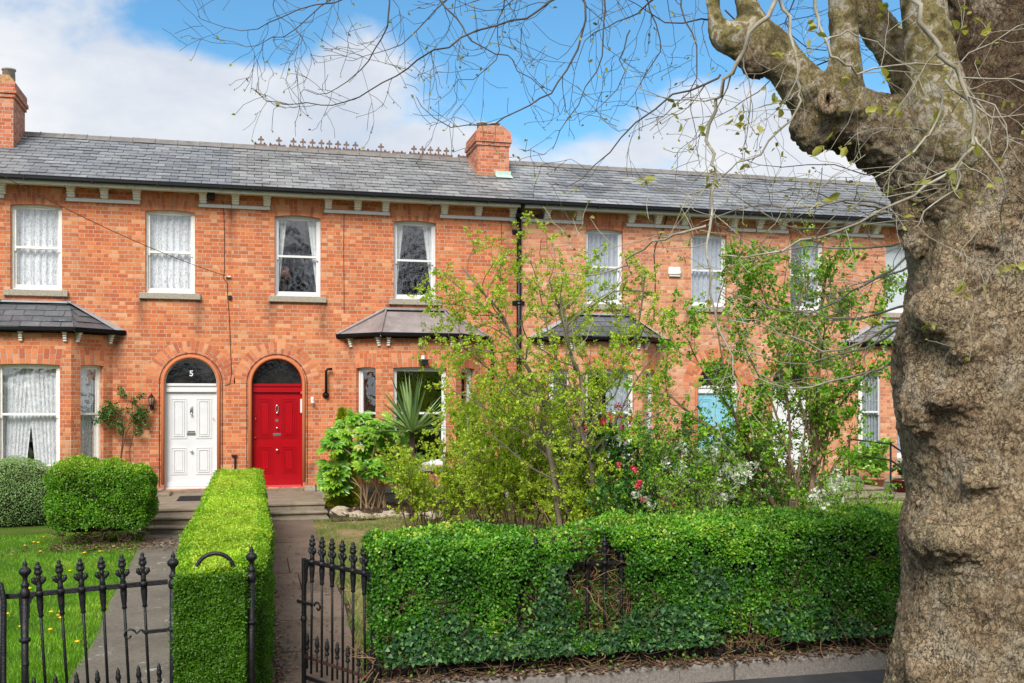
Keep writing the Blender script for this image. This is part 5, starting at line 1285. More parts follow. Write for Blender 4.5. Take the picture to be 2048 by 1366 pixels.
plant_mesh(PA, tA, 'twiggrey', 7, 'branches')
cluster_leaves(PA['tips'], 8, .034, M['spring'], tA, .013, LEAF6, 'foliage')
# low twiggy shrubs with the same young leaves
def fan_shrub(name, label, px, dep, h, spread, nst, mat, stem, lsz, per=2, seed=1, cat='shrub', z0=.08, lv=2, kd=(5,7,7), ln=(.40,.2,.12), wig=.10, r=.009, lf=1, perseg=.8, group=None, tmpl=LEAF6, tone=None, lean=0):
    rr = random.Random(seed); b = dp(px, 1000, dep); b.z = z0; t = thing(name, label, cat, b, 0, group)
    P = dict(seg=.09, wig=wig, up=.05, kd=list(kd), ln=list(ln), ang=(25,60), lv=lv, lf=lf, per=perseg, br=[], tips=[], rk=.8)
    for i in range(nst):
        a = rr.uniform(0,6.283); q = b+Vector((math.cos(a),math.sin(a),0))*rr.uniform(0,spread*.28)
        d = Vector((math.cos(a)*rr.uniform(0,spread)*.55+lean, math.sin(a)*rr.uniform(0,spread)*.45, 1)); grow(P, rr, q, d, h*rr.uniform(.65,1.1), r*rr.uniform(.6,1.1), 0)
    plant_mesh(P, t, stem, 5, 'stems'); cluster_leaves(P['tips'], per, lsz, mat, t, .014, tmpl, 'foliage', tone=tone)
    return t
fan_shrub('twiggy_shrub', 'low twiggy shrub with lime leaves in front of the bay beside the red door', 858, 16.0, 1.3, 1.25, 26, M['spring'], 'twigbrown', .045, 5, 31)
fan_shrub('twiggy_shrub', 'tall twiggy lime-leaved shrub hiding the right of the red door bay', 965, 15.6, 2.35, .8, 26, M['spring'], 'twigbrown', .044, 5, 32)
fan_shrub('twiggy_shrub', 'dense lime-leaved shrub left of the grey forked trunks', 1040, 14.6, 2.2, 1.1, 34, M['spring'], 'twigbrown', .042, 6, 33)
fan_shrub('twiggy_shrub', 'bushy mid green shrub right behind the grey forked trunks', 1130, 15.4, 2.1, 1.2, 30, M['elder'], 'twigbrown', .035, 3, 34)
fan_shrub('twiggy_shrub', 'bushy green shrub between the grey trunks and the elder stems', 1290, 14.2, 1.8, 1.1, 26, M['elder'], 'twigbrown', .036, 3, 35)
fan_shrub('twiggy_shrub', 'lime-leaved bush low between the grey trunks and crimson flowers', 1175, 13.4, 1.3, .8, 24, M['spring'], 'twigbrown', .038, 5, 38)
fan_shrub('twiggy_shrub', 'airy green shrub in front of the white blossom bush', 1350, 12.2, 1.7, .8, 20, M['elder'], 'twigbrown', .036, 3, 39)
fan_shrub('twiggy_shrub', 'brown-stemmed green thicket around the foot of the elder stems', 1530, 13.0, 1.9, 1.1, 26, M['elder'], 'elderstem', .045, 3, 40, r=.013)
fan_shrub('twiggy_shrub', 'small green shrub right behind the long hedge, left of the elder', 1390, 10.6, 1.25, .9, 18, M['elder'], 'twigbrown', .03, 2, 36)
fan_shrub('twiggy_shrub', 'leafy green shrub behind the hedge, right of the elder stems', 1705, 11.2, 1.05, .9, 26, M['elder'], 'twigbrown', .032, 3, 37)
# elder with compound leaves
rr = random.Random(5); dB_ = 12.5; cxB = dp(1560, 800, dB_).x
def envB(p): x = p.x-cxB; return p.z > .2 and ((x/1.75)**2+((p.z-2.1)/2.1)**2) < 1.0+.35*noise.noise(p*1.9)
PB = dict(seg=.11, wig=.15, up=.04, kd=[4.0,5.0], ln=[.90,.40], ang=(25,60), lv=2, lf=1, per=.55, br=[], tips=[], env=envB, rk=.8)
pathsB = [([(1570,1060),(1558,1029),(1526,967),(1508,929),(1488,906),(1458,880),(1429,859),(1400,844),(1360,810),(1330,780)], .030), ([(1612,1060),(1617,1017),(1625,967),(1631,909),(1634,865),(1636,792),(1638,718),(1640,640),(1650,560),(1660,515)], .032),
 ([(1628,930),(1631,903),(1655,865),(1681,806),(1716,762),(1780,718)], .020), ([(1585,1060),(1581,1020),(1578,923),(1581,850),(1572,792),(1558,718),(1545,640),(1520,570),(1495,540)], .016),
 ([(1604,1060),(1602,1011),(1587,938),(1564,865),(1540,792),(1500,720),(1470,650)], .018), ([(1630,930),(1625,894),(1605,821),(1593,777),(1580,700),(1600,600),(1620,540)], .017),
 ([(1580,1055),(1575,1011),(1529,929),(1488,865),(1444,792),(1400,733),(1380,690)], .018), ([(1636,900),(1660,820),(1690,740),(1740,660),(1775,600)], .014), ([(1620,1050),(1640,990),(1650,900),(1670,800),(1690,700),(1700,600)], .013),
 ([(1560,1040),(1500,1000),(1440,950),(1380,930),(1330,900)], .012), ([(1590,1050),(1595,950),(1610,880),(1615,760),(1600,680),(1560,620),(1540,560)], .012), ([(1530,970),(1480,880),(1440,700),(1430,620),(1450,560)], .010)]
tB = thing('garden_tree', 'tall multi-stemmed shrub with reddish brown fanning stems and dark green leaflets', 'tree', dp(1600,1136,dB_))
pathsB = [(([(pa[0][0]+(1600-pa[0][0])*.3, 1138)]+pa) if pa[0][1] > 1035 else pa, r_*1.45) for pa, r_ in pathsB]
traced(PB, rr, pathsB, dB_, .03, .3); plant_mesh(PB, tB, 'elderstem', 7, 'branches')
cluster_leaves([q for q in PB['tips'] if rr.random() < min(1, 1.4-.26*max(0,q[2]-1.7))], 10, .052, M['elder'], tB, .028, LEAF6, 'foliage', up=0)
# fatsia: palmate leaves on fleshy stems
def palmate(name, pos, axis, size, mat, parent, lobes=8, rngt=None):
    V_, F_, T_ = [], [], []; off = 0; n = len(pos); a = axis/np.linalg.norm(axis,axis=1,keepdims=True)
    nor = rv(n)*.55+np.array([0,-.75,.7]); nor -= a*(nor*a).sum(1,keepdims=True); nor /= np.linalg.norm(nor,axis=1,keepdims=True); b = np.cross(nor,a); tn = np.clip(G.normal(.5,.22,n),0,1)
    for k in range(lobes):
        th = rad(-115+230*k/(lobes-1)); ax = a*math.cos(th)+b*math.sin(th)-nor*.18; s = size*(.72+.28*math.cos(th))
        V, Fc, t = leaves(pos, s, ax, nor, LEAF6, tn, flatk=.75); V_.append(V); F_.append(Fc+off); T_.append(t); off += len(V)
    return mesh_np(name, np.concatenate(V_), np.concatenate(F_), np.concatenate(T_), mat, parent)
b0 = dp(745, 1018, 19.0); b0.z = .12; t = thing('fatsia', 'broad shrub with large lobed leaves left of the bay window near the red door', 'shrub', b0)
rr = random.Random(8); PF = dict(seg=.1, wig=.08, up=.02, kd=[2.5], ln=[.35], ang=(30,60), lv=1, lf=9, per=0, br=[], tips=[])
ends = []
for px, py in [(668,880),(690,850),(720,842),(742,870),(760,850),(790,860),(670,930),(700,905),(735,935),(775,900),(800,890),(672,950),(665,970),(815,930),(790,940),(725,890),(752,905)]:
    e = dp(px, py, 18.8+rr.uniform(-.35,.35)); q = b0+Vector((rr.uniform(-.25,.25),rr.uniform(-.1,.1),0)); mid = q.lerp(e,.5)+Vector((-(e.x-q.x)*.15,0,.12)); pts = smooth_path([q,mid,e],2)
    PF['br'].append((pts, [.016*(1-.5*i/(len(pts)-1)) for i in range(len(pts))], 0))
    for k in range(17):
        a = rr.uniform(0,6.283); ends.append((e+Vector((math.cos(a)*rr.uniform(.03,.22), math.sin(a)*rr.uniform(.02,.2), rr.uniform(-.18,.14))), Vector((math.cos(a), math.sin(a)-.25, rr.uniform(-.5,.5)))))
M['fleshy'] = simple('fleshy_stem', (.33,.22,.12), .7, .2, 9, .3)
plant_mesh(PF, t, 'fleshy', 6, 'stems'); palmate('leaves', np.array([list(a) for a,_ in ends]), np.array([list(b) for _,b in ends]), .19*(.7+.5*G.random(len(ends))), M['fatsia'], t)
# golden conifer
b1 = dp(684, 1012, 19.5); b1.z = .1; t = thing('conifer', 'golden yellow-green conical conifer against the brick, left of the lobed-leaf shrub', 'conifer', b1); n = 15000
h = G.random(n)**1.2; ang_ = G.random(n)*6.283; R = .30*(1-h)**.75*(.75+.3*G.random(n))+.02; P = np.stack([b1.x+R*np.cos(ang_), b1.y+R*np.sin(ang_), .12+h*1.85],1); Nn = np.stack([np.cos(ang_),np.sin(ang_),np.full(n,.9)],1)
scatter_leaves('foliage', P, Nn, .045+.03*G.random(n), M['conifer'], t, .8, .7, LEAF4); s = MB(); s.tube([(b1.x,b1.y,0),(b1.x,b1.y,1.4)], [.04,.01], 6); s.build('trunk', M['twigbrown'], t)
# sword leaved rosettes
def rosette(name, label, c, n, L, w, mat, trunk=None, up=.5, droop=.5, seed=1, thin=1.0, cat='plant'):
    rr = random.Random(seed); t = thing(name, label, cat, (c[0],c[1],trunk if trunk is not None else c[2])); mb = MB()
    for i in range(n):
        a = rr.uniform(0,6.283); el = rad(90-rr.uniform(5,105)*(1-up*.35)); d = Vector((math.cos(a)*math.cos(el), math.sin(a)*math.cos(el), math.sin(el))); ln = L*rr.uniform(.65,1.1)
        sd = d.cross(Vector((0,0,1))); sd = sd.normalized() if sd.length > .05 else Vector((1,0,0)); p = Vector(c)+d*.02; vs = []; m = 6; dr = droop*rr.uniform(.3,1.2)*(1-abs(math.sin(el))*.6)
        for k in range(m+1):
            f = k/m; ww = w*(1-f**2.2)*(.6+.8*min(f*3,1)*.5)+.0006; nn = sd.cross(d).normalized()
            vs += [p-sd*ww, p+nn*ww*.35, p+sd*ww]; d = (d+Vector((0,0,-dr/m))).normalized(); p = p+d*ln/m
        tn = rr.random(); mb.add(vs, [(3*k+j,3*k+j+1,3*k+j+4,3*k+j+3) for k in range(m) for j in (0,1)], tn)
    mb.build('leaves', mat, t)
    if trunk is not None: s = MB(); s.tube([(c[0],c[1],trunk-.05),(c[0],c[1],c[2])], [.06,.045], 8); s.build('trunk', M['twigbrown'], t, True)
    return t
rosette('sword_leaf_plant', 'dark green sword-leaved plant standing before the bay window by the red door', dp(824,866,17.9), 80, 1.05, .032, M['sword'], .1, .62, .5, 2)
rosette('sword_leaf_plant', 'pale yellow sword-leaved plant among the shrubs behind the long hedge', dp(1196,985,14.6), 95, .92, .013, M['sword_y'], .06, .7, .5, 3)
rosette('sedge_clump', 'dry straw-coloured grass clump just behind the long hedge', dp(1215,1062,14.6), 170, .48, .005, M['sword_y'], None, .3, 1.6, 4)
# flowering shrubs
def blossoms(pos, size, mat, parent, name='flower_cluster', petals=6):
    if len(pos) < 60 and len(pos) > 1:
        for q in pos: blossoms([q], size, mat, parent, name, petals)
        return
    I = np.repeat(np.arange(len(pos)), petals*5); P = np.array(pos)[I]+rv(len(I))*size*.8*G.random((len(I),1))**.4; Nn = P-np.array(pos)[I]+np.array([0,-.02,.02])
    return scatter_leaves(name, P, Nn/np.linalg.norm(Nn,axis=1,keepdims=True), size*.75, mat, parent, .6, .1, LEAF6)
t = fan_shrub('rhododendron', 'evergreen shrub with clusters of crimson flowers below the dark bay window', 1225, 13.9, 1.65, .8, 14, M['darkleaf'], 'twigbrown', .075, 4, 41, lf=1)
blossoms([dp(x,y,13.45+random.Random(x).uniform(-.25,.2)) for x,y in [(1235,812),(1222,838),(1205,848),(1208,842),(1195,842),(1215,828),(1240,833),(1262,841),(1203,853),(1170,857),(1245,851),(1258,872),(1180,885),(1248,878),(1265,870),(1262,838),(1225,842),(1190,850)]], .048, M['redfl'], t)
t = fan_shrub('rhododendron', 'low green shrub dotted with red flowers near the pale sword leaves', 1266, 12.6, .95, .9, 14, M['darkleaf'], 'twigbrown', .06, 4, 42, lf=1)
blossoms([dp(x,y,12.2) for x,y in [(1272,944),(1266,935),(1238,930),(1275,975),(1280,965),(1325,1002),(1287,1000),(1345,1010)]], .038, M['redfl'], t)
t = fan_shrub('white_blossom_shrub', 'broad shrub covered in white blossom between the elder stems and the yellow plant', 1400, 12.9, 1.75, 1.6, 34, M['darkleaf'], 'twigbrown', .045, 3, 43, lf=1)
ws = []; rr = random.Random(77)
for (x,y,sx,sy,k) in [(1365,900,20,12,12),(1420,925,60,25,40),(1350,935,25,20,18),(1375,970,40,18,30),(1345,995,20,12,12),(1425,1000,35,25,34),(1330,1018,30,12,14),(1440,960,35,25,30),(1285,990,12,8,5),(1480,940,25,25,16),(1660,965,40,30,22),(1640,1000,30,20,14)]:
    for i in range(k): ws.append(dp(x+rr.gauss(0,sx*.6), y+rr.gauss(0,sy*.6), 12.7+rr.uniform(-.4,.3)))
tag(blossoms(ws, .058, M['whitefl'], t, 'blossom'), kind='stuff')
t = fan_shrub('azalea', 'tiny plant with coral flowers peeping over the long hedge', 1340, 10.4, .95, .6, 10, M['elder'], 'twigbrown', .03, 2, 44)
blossoms([dp(x,y,10.2) for x,y in [(1303,1042),(1312,1044),(1325,1035),(1368,1042),(1376,1041),(1362,1044)]], .022, M['orangefl'], t)
# climbing rose on house A
p0 = fac(238,1000,-.15); t = thing('climbing_rose', 'straggly climbing rose on the brick beside the white front door', 'climber', (p0.x,p0.y,0)); rr = random.Random(9)
PR = dict(seg=.07, wig=.14, up=.02, kd=[7,6], ln=[.30,.16], ang=(25,70), lv=2, lf=1, per=.8, br=[], tips=[], rk=.7, ysq=.5)
for pa in ([(238,990),(240,930),(245,880),(248,860),(240,830),(222,815)],[(258,990),(262,930),(258,900),(268,870),(266,830),(262,790)],[(240,930),(250,870),(262,850),(285,825)],[(248,860),(235,820),(212,828)]):
    pts = smooth_path([fac(a,b,-.16-rr.random()*.05) for a,b in pa],2); m = len(pts); rs = [.013*(1-.7*i/m) for i in range(m)]; PR['br'].append((pts,rs,0)); kids(PR, rr, pts, rs, .9, 0, .5)
plant_mesh(PR, t, 'twigbrown', 5, 'stems'); cluster_leaves(PR['tips'], 8, .05, M['rose'], t, .03, LEAF6, 'leaves')
# pots
def pot(label, c, r, h, mat, plant_mat, n, L, seed, sq=False):
    t = thing('plant_pot', label, 'plant pot', c); s = MB()
    s.lathe([(r*.68,0),(r*.95,h*.85),(r*1.08,h*.86),(r*1.1,h),(r*.95,h),(r*.9,h*.9)], c, 4 if sq else 20); s.build('pot', M[mat], t, not sq)
    s = MB(); s.lathe([(.001,h*.88),(r*.93,h*.9)][::-1], c, 12); s.build('compost', M['soil'], t)
    return t
def pot_plant(label, c, h, sp, mat, seed, lsz=.05, nst=8): 
    rr = random.Random(seed); t = thing('potted_plant', label, 'plant', c)
    P = dict(seg=.06, wig=.12, up=.05, kd=[7,5], ln=[h*.45,h*.2], ang=(25,65), lv=2, lf=1, per=.8, br=[], tips=[], rk=.8)
    for i in range(nst): a = rr.uniform(0,6.283); grow(P, rr, Vector(c), Vector((math.cos(a)*sp, math.sin(a)*sp, 1)), h*rr.uniform(.6,1.1), .008, 0)
    plant_mesh(P, t, 'twigbrown', 5, 'stems'); cluster_leaves(P['tips'], 3, lsz, mat, t, .02, LEAF6, 'leaves'); return t
c = dp(1748,986,22.0); c.z = .161; pot('large terracotta pot on the terrace at far right beside the trunk', c, .23, .34, 'pot', None, 0, 0, 1); pot_plant('leafy pale green plant growing in the large terracotta pot', c+Vector((0,0,.31)), .75, .8, M['fatsia'], 4, .11)
c = dp(1806,990,22.2); c.z = .161; pot('dark red glazed pot next to the trunk edge, right of the terracotta pot', c, .25, .28, 'redpot', None, 0, 0, 2); pot_plant('small leafy plant growing in the dark red glazed pot', c+Vector((0,0,.26)), .42, .8, M['darkleaf'], 5, .07)
c = fac(300,1000,-.5); c.z = .42; pot('small dark square pot left of the white front door', c+Vector((0,0,0)), .12, .24, 'twigbrown', None, 0, 0, 3, True); pot_plant('small trailing plant growing in the dark square pot', c+Vector((0,0,.22)), .12, 1.0, M['rose'], 6, .03, 7)
# rocks along the bed
rk = [(682,1028,.17),(713,1030,.13),(733,1032,.08),(757,1031,.10),(781,1030,.11),(805,1032,.09),(830,1029,.12),(858,1030,.10),(690,1018,.08),(262,1074,.11),(285,1066,.14),(880,1034,.09)]
lr = ['flat pale rock nearest the red door steps','chunky rock second along the bed edge from the red door','small dark rock third along the bed edge','pale rock below the lobed-leaf shrub stems','rounded rock between the lobed-leaf shrub and twiggy shrub','small rock right of the rounded rock on the bed edge','buff rock under the dark sword-leaved plant','pale rock half under the low twiggy shrub','small rock behind the flat pale rock on the soil','small rock at the foot of the clipped round shrub','larger rock between the clipped round shrub and white door steps','last small rock on the bed edge under lime leaves']
for i, (px, py, s_) in enumerate(rk):
    q = gnd(px, py+3, .11 if px > 400 else 0); vs = []; fs = []; rr = random.Random(i*7+1); nu, nv_ = 12, 8; sx, sy, sz = s_*rr.uniform(1,1.5), s_*rr.uniform(.8,1.1), s_*rr.uniform(.5,.75)
    for j in range(nv_+1):
        for k in range(nu):
            th, a = math.pi*j/nv_, 2*math.pi*k/nu; d = Vector((math.sin(th)*math.cos(a), math.sin(th)*math.sin(a), math.cos(th))); rr_ = 1+.5*noise.noise(d*1.3+Vector((i*3.1,0,0)))+.12*noise.noise(d*4+Vector((i,0,0)))
            vs.append((q.x+d.x*sx*rr_, q.y+d.y*sy*rr_, q.z+sz*.4+d.z*sz*rr_))
    mb = MB(); mb.add(vs, [(j*nu+k,(j+1)*nu+k,(j+1)*nu+(k+1)%nu,j*nu+(k+1)%nu) for j in range(nv_) for k in range(nu)]); tag(mb.build('rock', M['rock'], None, False, q), lr[i], 'rock', 'rocks edging the beds')
# dandelions
dl = [(88,1080),(81,1110),(50,1098),(77,1092),(68,1091),(169,1113),(103,1234),(122,1233),(117,1241),(122,1246),(101,1270),(155,1295),(83,1232),(42,1264),(667,1067),(720,1068),(15,1238),(60,1186),(200,1110),(140,1150)]
dn = [(dp(*((x,y)+(2.1*F/(y-HOR),)))) for x, y in dl]
DL = ['right of the cluster below the domed shrub','nearest the front of the cluster below the domed shrub','leftmost of the cluster below the domed shrub','topmost of the tight pair below the domed shrub','beside the tight pair below the domed shrub','just below the left edge of the clipped round shrub','leftmost of four in a clump behind the gate bars','topmost of four in a clump behind the gate bars','third of four in a clump behind the gate bars','lowest of four in a clump behind the gate bars','alone just below the clump of four','nearest the camera beside the grey path edge','alone just left of the clump of four','alone low between post and lawn at left','in dry grass nearest the flagstone path','in dry grass just left of the long hedge','nearest the left edge of the picture','alone in mid lawn left of the gate finials','just below the right half of the clipped round shrub','alone between the clipped round shrub and gate finials']
hm = MB(); hm.lathe([(.004,-.05),(.003,-.006),(.022,.0),(.024,.006),(.012,.012),(.001,.013)], (0,0,.05), 9)
me0 = bpy.data.meshes.new('dandelion'); me0.from_pydata(hm.v, [], hm.f); me0.update(); me0.attributes.new('tone','FLOAT','FACE'); finish(me0, M['yellowfl'], True)
for i, q in enumerate(dn):
    lab = 'yellow dandelion flower '+DL[i]
    tag(link('dandelion', me0, None, (q.x,q.y,max(q.z,0))), lab, 'flower', 'dandelions right of the flagstone path' if dl[i][0] > 600 else 'dandelions in the left lawn')
# grass
def grass(name, label, n, sampler, size, mat, keep=None, z=0.0, tonem=.5, struct='grass'):
    P = sampler(n)
    if keep is not None: P = P[keep(P)]
    m_ = len(P); a = rv(m_)*.55+np.array([0,0,1]); nor = rv(m_); nor[:,2] = 0
    cl = nz3(P,1.1,3); cl2 = nz3(P,4,8)
    V, Fc, t = leaves(P, size*(.5+.9*G.random(m_))*(1+.5*cl2), a, nor, GRASS, np.clip(G.normal(tonem,.18,m_)+cl*.45+cl2*.2,0,1), G)
    return tag(mesh_np(name, V, Fc, t, mat, None, base=Vector((float(P[:,0].mean()),float(P[:,1].mean()),0))), label, struct, kind='stuff')
pe = np.array(lp)
def edgeL(y): return np.interp(y, pe[::-1,1], pe[::-1,0])
def sL(n):
    d = 6.2+(17.5-6.2)*G.random(n)**1.25; y = -DIST+d; x0_ = -.56*d-.3; x1_ = np.where(y < lp[0][1], edgeL(np.minimum(y, lp[0][1]))+.03*G.normal(size=n), lp[0][0]); x = x0_+(x1_-x0_)*G.random(n)
    return np.stack([x,y,np.zeros(n)],1)
grass('grass', 'bright green lawn grass left of the grey path', 210000, sL, .040, M['grass'])
ex = np.array([[edge_x(y) for y in np.linspace(-2.9,RY-.3,60)], np.linspace(-2.9,RY-.3,60)])
def sR(n):
    y = RY+.5+(-3.0-RY-.5)*G.random(n); xe = np.interp(y, ex[1][::-1], ex[0][::-1]); x = xe-.02+G.random(n)**1.1*4.5; return np.stack([x,y,gz(y)],1)
grass('dry_grass', 'sparse dry yellowish grass right of the flagstone path', 90000, sR, .05, M['drygrass'], lambda P: nz3(P,1.6,5)+.5*nz3(P,5,1) > -.05-.25*G.random(len(P)))
def sC(n): y = RY+.6+(-.6-RY-.6)*G.random(n); return np.stack([X2+1+G.random(n)*9, y, .03+(y-RY)/(-RY)*.07],1)
grass('grass', 'lawn grass glimpsed behind the shrubs on the right', 60000, sC, .05, M['grass'])
def sP(n): 
    y = RY-.2+G.random(n)*(-3.4-RY); s = G.random(n) < .5; x = np.where(s, np.interp(y, ex[1][::-1], ex[0][::-1])+.03+np.abs(G.normal(size=n))*.06, .04+np.abs(G.normal(size=n))*.03); return np.stack([x,y,gz(y)+.005],1)
grass('path_weeds', 'small weeds and grass tufts along the flagstone path edges', 5000, sP, .03, M['drygrass'], lambda P: nz3(P,3,5) > .05, tonem=.3, struct='weeds')
# litter
def litter(label, pts_fn, n, size, z): 
    P = pts_fn(n); a = rv(n); a[:,2] *= .25; nor = rv(n)*.35+np.array([0,0,1]); V, Fc, t = leaves(P, size*(.4+G.random(n)), a, nor, LEAF4, G.random(n), G)
    return tag(mesh_np('leaf_litter', V, Fc, t, M['litter'], None, base=Vector((float(P[:,0].mean()),float(P[:,1].mean()),0))), label, 'leaf litter', kind='stuff')
def lf1(n): y = RY-.3+G.random(n)**1.4*6; x = .03+np.abs(G.normal(size=n))*.10+.02; return np.stack([x,y,gz(y)+.02+G.random(n)*.015],1)
litter('brown dead leaves drifted along the left of the flagstone path', lf1, 5200, .035, 0)
def lf2(n): y = RY-.3+G.random(n)*9; x = .1+G.random(n)*1.3; return np.stack([x,y,gz(y)+.02],1)
litter('scattered dead leaves over the flagstone path', lf2, 700, .035, 0)
def lf3(n): return np.stack([xh0+G.random(n)*(xh1-xh0+.5), RY-.16+G.random(n)*.28, np.full(n,.255)+G.random(n)*.02],1)
litter('dead brown leaves lying on the granite plinth under the hedge', lf3, 5000, .035, 0)
def lf4(n): return np.stack([1.4+G.random(n)*8, -3.2+G.random(n)*3, np.full(n,.15)+G.random(n)*.03],1)
litter('dead leaves and bark on the soil below the bay windows', lf4, 4000, .05, 0)
def lf5(n): return np.stack([1.2+G.random(n)*7, RY+.65+G.random(n)*8, np.full(n,.06)+G.random(n)*.02],1)
litter('scattered dead leaves over the dry grass and shrub bed', lf5, 5000, .04, 0)
def lf6(n): 
    c = gnd(205,1098); return np.stack([c.x+G.normal(size=n)*.55, c.y+.15+G.normal(size=n)*.3, np.full(n,.01)+G.random(n)*.02],1)
litter('brown leaves under the clipped round shrub on the left lawn', lf6, 1500, .05, 0)
# ================================================================ big plane tree
m = NT('plane_bark'); ps = m.obj()
wv = m.n('ShaderNodeVectorMath', operation='MULTIPLY_ADD'); m.l(m.noise(7, 6, .72, ps, col=True), wv.inputs[0]); wv.inputs[1].default_value = (.16,.16,.16); m.l(ps, wv.inputs[2]); wp = wv.outputs[0]
v1 = m.vor(34, sc=(1.3,1.3,.60), vec=wp); v2 = m.vor(90, sc=(1.2,1.2,.7), vec=wp); cell = m.vor(34, feat='F1', sc=(1.3,1.3,.60), vec=wp, outp='Color')
sx = m.n('ShaderNodeSeparateXYZ'); m.l(ps, sx.inputs[0]); hz = sx.outputs[2]
rough_n = m.noise(1.6, 4, .6, ps)
k = m.rng(m.noise(2.2,4,.6,ps,sc=(1,1,.7)), .38, .6, 0, 1)
sp_ = m.n('ShaderNodeSeparateXYZ'); m.l(cell, sp_.inputs[0])
c = m.ramp(m.math('ADD', m.math('MULTIPLY', sp_.outputs[0], .22), m.math('MULTIPLY', m.noise(13,8,.72,ps), .80)), [(.12,(.19,.13,.075)), (.40,(.33,.235,.14)), (.60,(.46,.35,.215)), (.85,(.58,.49,.34))])
c = m.mix(1, c, m.rng(m.noise(1.3,4,.6,ps), .3, .7, .88, 1.32), 'MULTIPLY'); c = m.mix(m.rng(m.noise(2.6,5,.65,ps), .5, .68, 0, .5), c, (.20,.21,.12))
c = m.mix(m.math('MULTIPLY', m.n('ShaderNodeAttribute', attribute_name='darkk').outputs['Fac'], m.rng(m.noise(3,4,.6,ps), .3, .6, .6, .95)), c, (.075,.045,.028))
c = m.mix(m.rng(m.noise(4.1,5,.6,ps,sc=(1,1,.8),dist=.5), .54, .60, 0, .6), c, (.52,.44,.32)); c = m.mix(m.rng(m.noise(5.3,6,.65,ps,sc=(1,1,.7),dist=.5), .56, .64, 0, .6), c, (.16,.105,.065))
c = m.mix(m.rng(m.noise(7,5,.7,ps), .62, .7, 0, .5), c, (.42,.21,.12))
crk = m.math('MULTIPLY', m.rng(v1, 0, m.rng(m.noise(8,3,.6,ps), .3, .7, .035, .15), 0, 1, True), m.rng(v2, 0, .10, .7, 1, True))
c = m.mix(m.rng(crk, 0, 1, m.rng(m.noise(3,4,.6,ps), .35,.6,.65,1.0), 0), c, (.04,.026,.017))
# smooth mottled younger bark on the upper limbs (attribute smoothk)
at = m.n('ShaderNodeAttribute', attribute_name='smoothk').outputs['Fac']
cs = m.ramp(m.noise(10,4,.55,ps,dist=.5), [(.30,(.10,.085,.035)), (.42,(.12,.10,.04)), (.44,(.24,.20,.08)), (.53,(.27,.23,.10)), (.55,(.50,.46,.36)), (.61,(.46,.43,.33)), (.63,(.30,.21,.11)), (.75,(.22,.16,.08))])
cs = m.mix(m.rng(m.noise(14,5,.7,ps), .55, .66, 0, .6), cs, (.12,.10,.05))
c = m.mix(at, c, cs)
h = m.math('ADD', m.math('MULTIPLY', crk, m.math('MULTIPLY_ADD', at, -.85, 1.0)), m.math('MULTIPLY', m.noise(60,5,.65,ps), .5))
b1_ = m.bump(h, .9, .018); b2_ = m.bump(m.noise(11,7,.7,ps), .6, .05, b1_)
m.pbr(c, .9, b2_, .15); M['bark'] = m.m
m = NT('branch_bark'); c = m.ramp(m.noise(9,4,.6), [(.3,(.20,.17,.12)), (.5,(.33,.30,.23)), (.7,(.46,.44,.37))]); c = m.mix(m.rng(m.noise(25,4), .55,.65,0,.5), c, (.22,.20,.07)); m.pbr(c, .8, m.bump(m.noise(80,3), .3, .004), .25); M['branch'] = m.m
m = NT('twig_bark'); c = m.mix(m.rng(m.noise(5,3), .4,.6), (.05,.04,.03), (.11,.09,.07)); m.pbr(c, .8, None, .25); M['twig'] = m.m
TD = 5.5; SC = TD/F
def chain(l, dd=0.0, k=2):
    pts = [dp(x, y, TD+dd+(e[0] if e else 0)) for x, y, r, *e in l]; rs = [r*SC for x, y, r, *e in l]
    for _ in range(k):
        o, q = [pts[0]], [rs[0]]
        for i in range(len(pts)-1):
            for t in (.25,.75): o.append(pts[i].lerp(pts[i+1], t)); q.append(rs[i]+(rs[i+1]-rs[i])*t)
        o.append(pts[-1]); q.append(rs[-1]); pts, rs = o, q
    return pts, rs
trunk = [(1995,1800,290),(1992,1560,250),(1992,1440,222),(1990,1366,205),(2003,1290,198),(2008,1180,193),(2014,1120,196),(2003,1072,196),(2018,1030,192),(2016,960,188),(2000,860,190),(1986,720,193),(2003,640,180),(2008,560,178),(2005,480,180),(1992,400,175),(1985,340,165),(1985,250,128),(1983,150,100),(1985,50,104),(1990,-80,105),(1995,-300,100),(2005,-700,85)]
